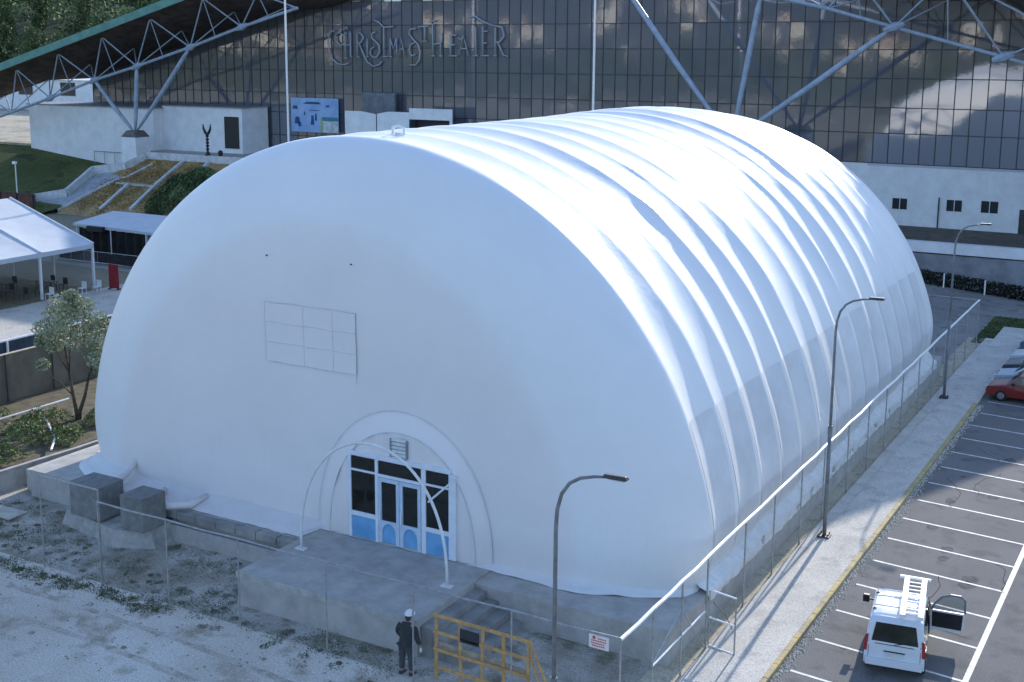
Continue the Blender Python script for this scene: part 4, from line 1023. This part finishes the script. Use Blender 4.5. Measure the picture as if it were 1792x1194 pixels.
ribbon('garden_kerb', [P_(-106.4,101.5), P_(-105.4,96.3)], .35, .3, m_cwall, 'white kerb strip at the left lower bed', 'kerb')
ribbon('garden_kerb', [P_(-99.4,107.2), P_(-98.8,104.2)], .35, .3, m_cwall, 'short white kerb strip nearest the dome', 'kerb')
ribbon('garden_path', [P_(-108.4,101.9), P_(-102.3,101.8)], .7, .12, m_conc, 'narrow path crossing the tan beds', 'path')
ribbon('ramp_wall', [(-109.3,107.2,4.9),(-110.2,105.0,4.0),(-113.9,103.4,3.5),(-112.9,98.4,1.4),(-117.2,96.4,.6)], .4, .9, m_cwall, 'white parapet wall winding down from the white block', 'wall')
ribbon('ramp_wall', [(-107.2,106.2,4.6),(-108.2,103.2,3.3),(-109.2,102.4,3.0),(-110.4,98.0,1.3),(-111.4,95.6,.2)], .3, .25, m_cwall, 'low inner edge wall of the ramp beside the tan beds', 'wall')
b = MB(); b.add([(-109.4,106.8,4.75),(-107.3,106.0,4.65),(-108.5,102.8,3.25),(-113.6,102.9,3.3),(-110.5,97.6,1.3),(-112.6,98.2,1.4),(-111.6,95.2,.15),(-117.0,96.0,.5)], [(0,1,2,3),(3,2,4,5),(5,4,6,7)])
struct(b.build('ramp', mat('ramp_paving', (.36,.37,.38), .9, .12, 1.2)))
tag(MB().box(-109.5,-84,107.4,107.8,3.5,5.95).build('garden_wall', m_cwall), 'low white retaining wall along the top of the garden beds', 'wall')
struct(MB().box(-112.5,-60,107.8,118.3,3.5,5.72).build('plaza', m_conc))
struct(MB().box(-420,-134.0,112,290,-.5,5.6).build('plateau', ground_mat('plateau_soil', [(.48,.42,.32), (.40,.35,.27), (.30,.27,.20)], (.05, .2, 2))))
# dark bush on the slope
b = MB(); hr2 = random.Random(31)
for k in range(5200):
    a = hr2.uniform(0,6.28); u = hr2.random()**.5; y = 100.6+4.6*u*math.sin(a); x = -97.2+3.6*u*math.cos(a); z = slope_z(y)+1.7*math.sqrt(max(0,1-u*u))*hr2.uniform(.4,1)*(1+.2*math.sin(a*5))
    b.leaf((x,y,z), hr2.uniform(.10,.22), hr2)
tag(b.build('evergreen_shrub', m_pine, fixn=False, loc=(-97.2,100.6,slope_z(100.6))), 'large dark evergreen shrub on the tan garden slope beside the dome', 'shrub')
sp = [(rnd.uniform(-110,-97), rnd.uniform(95.5,107), .5, 0) for _ in range(110)]
b = MB()
for (x,y,r_,_) in sp:
    for _ in range(40):
        xx = x+rnd.gauss(0,r_); yy = min(107,max(95,y+rnd.gauss(0,r_))); b.leaf((xx,yy,slope_z(yy)+.08), .13, rnd)
struct(b.build('ground_cover', mat('dry_cover', (.42,.27,.10), .9, scale=.5, c2=(.24,.18,.07)), fixn=False), 'stuff')
# planting with reddish fence at the foot of the bank
fb = thing('red_brown_fence', (-124, 93.5, 0), 'low red-brown slatted fence along the foot of the grass bank', 'fence')
MB().box(-150,-113.5,94.4,94.5,.6,2.0).build('boards', mat('red_brown', (.13,.055,.045), .85, .2, 2), fb)
for k in range(14): MB().box(-149+2.7*k,-148.85+2.7*k,94.25,94.38,0,2.1).build('post', m_dark, fb)
ms = thing('lamp_mast', (-120.2,97.5,1.2), 'slim white lamp mast on the grass bank', 'mast')
MB().tube([(-120.2,97.5,1.0),(-120.2,97.5,5.0)], .07, 6).build('pole', m_rail, ms)
MB().box(-120.5,-120.0,97.3,97.6,4.8,5.1).build('lamp_head', m_rail, ms)
# black sculpture
sc_t = thing('sculpture', (-99.9,107.6,5.9), 'tall black stacked sculpture crowned with a crescent, on the garden wall', 'sculpture')
b = MB(); X0, Y0_ = -99.9, 107.6
zz = 5.95
b.tube([(X0,Y0_,5.95),(X0,Y0_,6.3),(X0,Y0_,6.5)], [.35,.2,.08], 8)
for k in range(5):
    z = 6.45+k*.37; b.tube([(X0,Y0_,z),(X0,Y0_,z+.14),(X0,Y0_,z+.28),(X0,Y0_,z+.37)], [.06,.19,.19,.06], 8)
b.build('stem', m_black, sc_t)
b = MB(); b.tube([(X0-.58,Y0_,9.45),(X0-.5,Y0_,8.95),(X0-.25,Y0_,8.5),(X0,Y0_,8.35),(X0+.25,Y0_,8.5),(X0+.5,Y0_,8.95),(X0+.58,Y0_,9.5)], [.05,.13,.17,.19,.17,.13,.04], 8)
b.build('crescent', m_black, sc_t)
tag(MB().tube([(-98.0,107.6,5.95),(-98.0,107.6,6.15),(-98.0,107.6,6.45),(-98.0,107.6,6.6)], [.15,.28,.28,.12], 10).build('planter_ball', m_black), 'small black round ornament on the garden wall by the sculpture', 'ornament')

# ================================================================== HALL WITH GLASS FACADE
WY = 118.0
hall = thing('glass_hall', (-70, WY, 2.2), 'large dark glass-fronted sports hall behind the dome', 'building')
m_glass = bpy.data.materials.new('mirror_glass'); m_glass.use_nodes = True
_b = m_glass.node_tree.nodes['Principled BSDF']
_b.inputs['Base Color'].default_value = (.11,.118,.14,1); _b.inputs['Roughness'].default_value = .05; _b.inputs['IOR'].default_value = 2.35; _b.inputs['Specular IOR Level'].default_value = .62
_n = m_glass.node_tree.nodes; _l = m_glass.node_tree.links
_tc = _n.new('ShaderNodeTexCoord'); _nz = _n.new('ShaderNodeTexNoise'); _nz.inputs['Scale'].default_value = .9; _nz.inputs['Detail'].default_value = 2
_bp = _n.new('ShaderNodeBump'); _bp.inputs['Strength'].default_value = .010; _bp.inputs['Distance'].default_value = .3
_l.new(_tc.outputs['Object'], _nz.inputs['Vector']); _l.new(_nz.outputs['Fac'], _bp.inputs['Height']); _l.new(_bp.outputs['Normal'], _b.inputs['Normal'])
rowz = [7.75, 10.45, 12.75, 15.35, 17.9, 20.4, 22.95, 25.5]
def roofz(x):
    if x < -77: return min(24.0, 14.3 + .2565*(x+134.8))
    return min(24.0, 24.0 - max(0, (x+17.5))*.85)  # unseen right end, slope shaped to place the shade edge on the lot
PW = 1.36
def top_at(x): return roofz(x) - .6 - (.2 if -88 < x < -28 else 0)
pn = MB(); mu = MB(); gr = random.Random(17)
x = -129.2; i = 0
while x < 2:
    xa, xb = x, x+PW
    lows = rowz if xa > -58 else [5.72, 7.75] + rowz[1:]
    lim = top_at((xa+xb)/2)
    for za, zb in zip(lows[:-1], lows[1:]):
        if za >= lim: break
        zb2 = min(zb, lim); j = lambda: gr.gauss(0, .0016)*PW
        a0 = gr.gauss(0, .0042); b0 = gr.gauss(0, .0035)
        pn.add([(xa+.03, WY - a0*.6 - b0*1.2, za+.03), (xb-.03, WY + a0*.6 - b0*1.2, za+.03), (xb-.03, WY + a0*.6 + b0*1.2, zb2-.03), (xa+.03, WY - a0*.6 + b0*1.2, zb2-.03)], [(0,1,2,3)])
    z0_ = lows[0]
    mu.box(xa-.035, xa+.035, WY-.06, WY+.02, z0_, lim)
    x += PW
for z in rowz:
    xa = -129.2 if z < 15 else -134.8 + (z+.6-14.3)/.2565
    xb_ = 6 if z < 8 else -17.5 + (24.0-.7-z)/.85
    if z > 22: continue
    mu.box(max(-129.2, xa), xb_, WY-.055, WY+.02, z-.04, z+.04)
mu.box(-129.2,-60,WY-.055,WY+.02,5.72,5.82)
pn.build('curtain_glass', m_glass, hall, fixn=False)
mu.build('mullions', mat('mullion_dark', (.035,.04,.05), .5, .1, 2), hall)
MB().box(-58.6, 8, WY-.02, WY+12, 2.0, 7.70).build('base_wall', m_wall, hall)
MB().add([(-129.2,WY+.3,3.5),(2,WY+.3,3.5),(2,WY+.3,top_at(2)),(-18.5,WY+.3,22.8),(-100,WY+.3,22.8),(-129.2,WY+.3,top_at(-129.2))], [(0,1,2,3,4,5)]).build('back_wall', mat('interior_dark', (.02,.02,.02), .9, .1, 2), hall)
for (xa, xb, za, zb) in ((-26.5,-25.2,3.66,4.65),(-21.8,-20.5,3.77,4.78),(-18.9,-17.5,3.82,4.86)):
    wf = MB().box(xa-.1,xb+.1,WY-.06,WY-.025,za-.1,za).box(xa-.1,xb+.1,WY-.06,WY-.025,zb,zb+.1).box(xa-.1,xa,WY-.06,WY-.025,za,zb).box(xb,xb+.1,WY-.06,WY-.025,za,zb).box((xa+xb)/2-.03,(xa+xb)/2+.03,WY-.05,WY-.024,za,zb).build('window', m_white, hall)
    MB().box(xa,xb,WY-.035,WY-.022,za,zb).build('pane', m_win, wf)
MB().tube([(-22.45,WY-.12,2.2),(-22.45,WY-.12,4.95)], .06, 6).build('drainpipe', m_dark, hall)
MB().box(-15.75,-14.4,WY-.05,WY-.025,2.2,4.3).build('side_door', m_dark, hall)
MB().box(-28.9,8,WY-.06,WY-.022,7.5,7.68).build('sill_band', mat('sill', (.45,.48,.52), .7, .05, 2), hall)
# roof: green edge band, dark soffit, roof sheet
m_green = mat('green_roof', (.10,.26,.22), .5, .12, .8); m_soff = mat('soffit', (.075,.055,.045), .85, .25, .7)
xs_r = [-160 + 2*k for k in range(87)]
def rz(x):
    if x < -134.8: return 14.3 + .2565*(x+134.8)
    return roofz(x)
YE, YB = 105.2, 150.0
def ye(x):  # unseen centre of the roof edge set back to let sun onto the terrace
    a = max(0, min(1, (x+92)/7.)); c = max(0, min(1, (-26-x)/7.)); q = min(a, c); q = q*q*(3-2*q)
    return YE + (117.6-YE)*q
def dz_(x): return -.3*(ye(x)-YE)/12.4
def yb_(x): return 111.6 if x < -129.3 else YB
def cq(x): return 1 - .85*(ye(x)-YE)/12.4
b = MB(); b.grid(lambda u, v: (-160+172*u, ye(-160+172*u)+(yb_(-160+172*u)-ye(-160+172*u))*v, rz(-160+172*u)+.85-.02*v+dz_(-160+172*u)), 86, 2); b.build('roof', m_green, hall)
b = MB(); b.grid(lambda u, v: (-160+172*u, ye(-160+172*u)-.02, rz(-160+172*u)-.02+.85*v+dz_(-160+172*u)), 86, 1); b.build('fascia', m_green, hall)
b = MB(); b.grid(lambda u, v: (-160+172*u, ye(-160+172*u)-.10-.05*v, rz(-160+172*u)-.12+.12*v+dz_(-160+172*u)), 86, 1); b.build('gutter_lip', mat('green_gutter', (.16,.34,.30), .5, .1, 1), hall)
b = MB(); b.grid(lambda u, v: (-160+172*u, ye(-160+172*u)+.05+6.0*v, rz(-160+172*u)-.1-1.6*cq(-160+172*u)*math.sin(v*1.57)+dz_(-160+172*u)), 86, 4)
b.grid(lambda u, v: (-160+172*u, ye(-160+172*u)+6.05+(yb_(-160+172*u)-ye(-160+172*u)-6.2)*v, rz(-160+172*u)-.1-1.6*cq(-160+172*u)+dz_(-160+172*u)), 86, 1); b.build('soffit', m_soff, hall)
# trusses (triangular section) along the roof edge
def truss(nodes_low, m, nm='truss', up=3.0, yl=108.0, r_=.17, full=True):
    b = MB()
    b.tube(nodes_low, r_, 8)
    ups = []
    for a, c in zip(nodes_low[:-1], nodes_low[1:]):
        a = Vector(a); c = Vector(c); mid = (a+c)/2
        ups.append((mid.x, YE+1.0, rz(mid.x)-.35)); 
    for i, (a, c) in enumerate(zip(nodes_low[:-1], nodes_low[1:])):
        u_ = ups[i]; w2 = (u_[0], 111.2, u_[2]-1.3)
        for q in (a, c):
            b.tube([q, u_], r_*.52, 6); b.tube([q, w2], r_*.45, 6)
        b.tube([u_, ((a[0]+c[0])/2, 108.0, (a[2]+c[2])/2)], r_*.38, 5)
    b.tube(ups, r_*.6, 6)
    b.build(nm, m, hall)
    return ups
low = [(-152,108,5.0),(-143,108,7.3),(-133.2,108,9.84),(-125.9,108,11.8),(-118,108,14.1),(-110.8,108,15.8),(-102.3,108,18.0),(-94.6,108,20.2),(-86.8,108,22.1)]
truss(low, m_steel)
def joint(p, s_): return MB().tube([(p[0]-s_,p[1],p[2]-s_*.35),(p[0],p[1],p[2]),(p[0]+s_,p[1],p[2]+s_*.35)], [s_*.28,s_*.55,s_*.28], 8)
for k in (3,4,5,6,7): joint(low[k], .75).build('truss_joint', m_steel, hall)
lowr = [(-49.0,108,23.4),(-43.5,108,23.0),(-36.3,108,22.6),(-30.5,108,21.3),(-25.0,108,19.75),(-16.5,108,17.4),(-8,108,14.9)]
truss(lowr, m_steel, r_=.15)
for k in (0,2,4,5): joint((lowr[k][0],108,lowr[k][2]), .8).build('truss_joint', m_steel, hall)
# pedestals with steel struts
def strutset(px, py, zt, zb, tops, hw, nm, lab):
    t = thing(nm, (px,py,zb), lab, 'support', 'steel roof supports on white pedestals')
    MB().prism([(px-hw*1.15,zb-1),(px+hw*1.15,zb-1),(px+hw,zt),(px-hw,zt)], 'y', py-hw, py+hw).build('pedestal', m_wall, t)
    MB().add([(px-hw*1.05,py-hw,zt),(px+hw*1.05,py-hw,zt),(px+hw*1.05,py+hw,zt),(px-hw*1.05,py+hw,zt),(px-hw*.6,py-hw*.6,zt+.75),(px+hw*.6,py-hw*.6,zt+.75),(px+hw*.6,py+hw*.6,zt+.75),(px-hw*.6,py+hw*.6,zt+.75)],
        [(0,3,2,1),(4,5,6,7),(0,1,5,4),(1,2,6,5),(2,3,7,6),(3,0,4,7)]).build('steel_shoe', mat('rusty_shoe', (.14,.13,.12), .8, .2, 3), t)
    for tp in tops:
        a = Vector((px,py,zt+.6)); c = Vector(tp); d = c-a; off = Vector((d.normalized().x*.3,0,0))
        MB().tube([a+off, a+off+d*.12, a+off+d*.5, c-d*.1, c], [.11,.20,.27,.24,.10], 10).build('strut', m_steel, t, smooth=True)
strutset(-111.6, 108.0, 7.6, 4.2, [low[4], low[5], low[6]], 1.15, 'roof_support', 'white pedestal with three steel struts before the white block, left')
strutset(-38.4, 108.0, 9.6, 2.2, [(-49,108,23.4), (-36.3,108,22.6), (-25,108,19.75)], 1.2, 'roof_support', 'three splayed steel struts rising behind the dome, right')
# slim white poles
for (x, lab) in ((-81.9,'slim white pole before the glass wall beside the blue poster'), (-48.1,'slim white pole before the glass wall behind the dome ridge')):
    tag(MB().tube([(x,100,0),(x,100,26)], [.12,.09], 8).build('flag_pole', m_rail), lab, 'pole')
# white blocks in front of the facade
wb = thing('white_block', (-117,112,5.7), 'white rendered block with dark doorway under the sloping roof', 'building')
MB().box(-134.0,-112.0,111.4,117.6,1.3,10.70).build('wall', m_wall, wb)
MB().box(-111.99,-99.4,113.0,117.6,5.0,11.0).build('wall', m_wall, wb)
MB().box(-102.1,-99.9,112.93,112.985,6.3,10.0).build('doorway', m_black, wb)
MB().box(-134.2,-111.8,111.2,117.7,10.71,10.84).build('coping', mat('coping_grey', (.25,.26,.28), .8, .1, 2), wb)
MB().box(-111.79,-99.2,112.8,117.7,11.01,11.13).build('coping', MATS['coping_grey'], wb)
for k in range(5): MB().tube([(-122+1.8*k,111.0,3.0),(-122+1.8*k,111.0,5.3)], .05, 5).build('railing_post', m_galv, wb)
MB().tube([(-122,111.0,5.25),(-114.8,111.0,5.25)], .05, 5).build('railing', m_galv, wb)
wk = thing('white_kiosk', (-79.4,116.8,5.7), 'white panelled kiosk with open dark hatch behind the dome ridge', 'kiosk')
b = MB(); b.grid(lambda u, v: (-86.4+4.3*u, 115.5, 5.7+5.3*v - (.28*max(0,u-.55)/.45*v)), 8, 4); b.build('panel', m_wall, wk)
b = MB(); b.grid(lambda u, v: (-82.0+4.3*u, 115.5, 5.7+5.35*v - (.28*max(0,.35-u)/.35*v)), 8, 4); b.build('panel', m_wall, wk)
MB().box(-82.08,-82.02,115.45,115.52,5.7,10.7).build('joint', m_dark, wk)
MB().box(-77.7,-72.2,115.5,115.7,10.3,11.5).box(-72.5,-72.2,115.5,115.7,5.7,10.29).build('frame', m_wall, wk)
MB().box(-77.6,-72.55,116.5,116.6,5.7,10.3).build('hatch', m_black, wk)
MB().box(-84.9,-80.5,116.8,117.2,10.6,13.0).build('roof_box', mat('grey_box', (.16,.18,.20), .7, .15, 1), wk)
# poster
po = thing('poster', (-92.3,117.6,8.2), 'pale blue poster with dark pictures hung on the glass wall', 'poster')
MB().box(-95.7,-88.8,117.45,117.55,8.25,12.2).build('sheet', mat('poster_blue', (.36,.50,.72), .6, scale=.5, c2=(.20,.34,.60)), po)
for (a,b1,c,d) in ((-93.9,-91.2,11.5,11.75),(-95.5,-94.7,10.9,11.3),(-95.2,-94.4,9.2,10.0),(-94.7,-94.2,8.9,9.4),(-92.8,-92.3,9.1,10.2),(-92.2,-91.9,9.6,10.4),(-93.8,-93.6,10.2,10.6),(-93.0,-91.4,10.75,10.83),(-90.6,-90.0,11.2,11.4)):
    MB().prism([(a,c),(b1,c),(b1-(b1-a)*.15,d),(a+(b1-a)*.2,d)], 'y', 117.43, 117.448).build('picture', mat('poster_dark', (.03,.08,.20), .6, .2, 2), po)
MB().box(-91.0,-88.82,117.42,117.447,8.3,10.0).build('picture', mat('poster_pale', (.55,.60,.60), .6, .15, 2), po)
MB().box(-91.1,-88.82,117.40,117.418,9.6,10.05).build('band', mat('poster_teal', (.05,.22,.26), .6, .1, 2), po)
MB().box(-91.4,-91.1,117.42,117.447,8.3,9.9).build('band', mat('poster_lime', (.35,.45,.15), .6, .1, 2), po)
# sign lettering, drawn as strokes: CHRISTMAS THEATER
sg2 = thing('wall_lettering', (-76,117.7,15.9), 'ornate pale lettering CHRISTMAS THEATER on the glass wall', 'sign')
def M(cx, cy):
    u = 560 + cx/4.48; v_ = 30 + cy/4.48
    return (-90.31 + (u-575)*.0741, 117.72, 20.1 - (v_-50)*.0643)
LET = [('letter_c', [[(130,108),(100,112),(80,140),(72,200),(78,270),(105,330),(150,365),(200,372),(245,362)], [(215,150),(165,120),(130,150),(140,190),(170,215),(215,215)]]),
 ('letter_h', [[(215,115),(218,320)],[(262,115),(262,300),(272,316)],[(215,218),(262,218)],[(205,322),(232,320)],[(240,95),(225,80),(205,90)]]),
 ('letter_r', [[(318,120),(318,312)],[(318,125),(350,130),(372,160),(350,200),(322,208)],[(335,208),(370,290),(400,350),(450,382),(500,370),(522,345)],[(305,312),(335,312)]]),
 ('letter_i', [[(402,170),(402,308)],[(392,308),(414,308)]]),
 ('letter_s', [[(470,120),(442,130),(440,165),(470,190),(500,220),(505,270),(480,312),(445,312),(425,285),(435,245),(460,235)]]),
 ('letter_t', [[(540,88),(540,310)],[(452,25),(500,45),(540,85),(620,80)],[(522,310),(575,305)]]),
 ('letter_m', [[(592,170),(592,308)],[(592,170),(618,250),(642,170)],[(642,170),(645,308)],[(582,308),(605,308)]]),
 ('letter_a', [[(662,308),(680,160),(706,308)],[(668,250),(702,250)]]),
 ('letter_s', [[(800,95),(752,100),(745,135),(775,175),(815,215),(832,270),(825,330),(795,370),(745,368)],[(790,200),(755,215),(745,260),(760,300),(795,290)]]),
 ('letter_t', [[(868,80),(868,190)],[(818,100),(820,82),(905,78)],[(848,190),(888,190)]]),
 ('letter_h', [[(930,60),(932,300)],[(990,130),(992,300)],[(932,215),(992,205)],[(905,45),(950,38)],[(918,300),(946,300)],[(980,300),(1006,300)]]),
 ('letter_e', [[(1068,150),(1068,298)],[(1068,150),(1115,145)],[(1068,220),(1105,215)],[(1055,298),(1120,298)]]),
 ('letter_a', [[(1130,298),(1168,150),(1205,298)],[(1140,245),(1195,245)],[(1128,165),(1150,180),(1168,150)]]),
 ('letter_t', [[(1258,85),(1262,295)],[(1210,15),(1260,10),(1310,45),(1380,75)],[(1245,295),(1280,295)]]),
 ('letter_e', [[(1312,80),(1312,295)],[(1312,120),(1350,118)],[(1312,205),(1345,203)],[(1298,295),(1360,295)]]),
 ('letter_r', [[(1405,90),(1405,295)],[(1380,75),(1455,90),(1470,150),(1440,195),(1408,200)],[(1425,200),(1465,290),(1500,300)],[(1392,295),(1418,295)]])]
m_let = mat('pale_letter', (.34,.36,.40), .5, .08, 2)
for nm, strokes in LET:
    b = MB()
    for s_ in strokes: b.tube([M(*p) for p in s_], .10 if len(s_) > 3 else .085, 5)
    b.build(nm, m_let, sg2, smooth=True)

# ---- right rear terrace, retaining wall, hedge
struct(MB().box(-60, 12, 103.9, 118.0, -.2, 2.2).build('terrace', ground_mat('terrace_soil', [(.20,.17,.14), (.16,.145,.12), (.12,.11,.08)], (.3, 1, 6))))
tag(MB().box(-60, 12, 103.4, 103.88, -.1, 2.1).build('retaining_wall', mat('grey_render', (.24,.25,.27), .9, .12, .8)), 'grey retaining wall behind the dark hedge, right of the dome', 'wall')
tag(MB().box(-60, 12, 103.3, 103.95, 2.22, 3.05).build('parapet_wall', m_wall), 'long pale parapet on the retaining wall behind the dome', 'wall')
hd = MB(); hr3 = random.Random(77)
for k in range(6000):
    x = hr3.uniform(-30,-6); yy = 102.6 - .55*max(0,(x+22))**1.15*.55; z = hr3.random(); hd.leaf((x, yy+hr3.gauss(0,.25), 1.0*z), hr3.uniform(.08,.16), hr3)
tag(hd.build('hedge', mat('dark_hedge', (.025,.028,.018), .9, .3, 1), fixn=False), 'long dark hedge at the foot of the grey retaining wall', 'hedge')
hf = thing('hedge_posts', (-18,100,0), 'row of pale posts standing in the dark hedge', 'fence')
for x in (-26,-22.3,-18.4,-15.2): MB().tube([(x,102.0-.3*max(0,x+22)**1.15,0),(x,102.0-.3*max(0,x+22)**1.15,1.1)], .06, 5).build('post', m_rail, hf)
tg = MB()
for k in range(5000):
    x = rnd.uniform(-13.2,-9.5); y = rnd.uniform(82.5,91.5)
    if x > -12.2 + (y-82)*.12 - 0 and y < 88.5: continue
    tg.leaf((x,y,.04), rnd.uniform(.05,.12), rnd)
struct(tg.build('grass_patch', mat('patch_grass', (.12,.15,.05), .9, scale=.8, c2=(.06,.08,.03)), fixn=False), 'stuff')
# shade tree/car group far right: small dark tree by the hedge
# far buildings behind the left truss
fbb = thing('pale_warehouse', (-190,175,5.6), 'long pale warehouse seen through the truss at the far left', 'building')
MB().box(-262,-148,170,190,5.5,11.5).build('wall', m_wall, fbb)
MB().prism([(169.5,11.5),(190.5,11.5),(180,12.6)], 'x', -262.5, -147.5).build('roof', m_white, fbb)
for k in range(9): MB().box(-255+12*k,-251+12*k,169.9,169.97,8.5,11).build('window', m_win, fbb)
# cars on the mirrored ground behind the camera
cc = hatch(cp('paint_cream', (.62,.60,.55)), 'pale car on the open ground mirrored in the glass facade'); cc['group'] = 'pale cars mirrored in the glass facade'
cc.location = (-120,-70,0)
for k in range(14):
    dup(cc, (-230+rt.uniform(0,220), -60-rt.uniform(0,60), 0), None, rt.uniform(0,6.28))
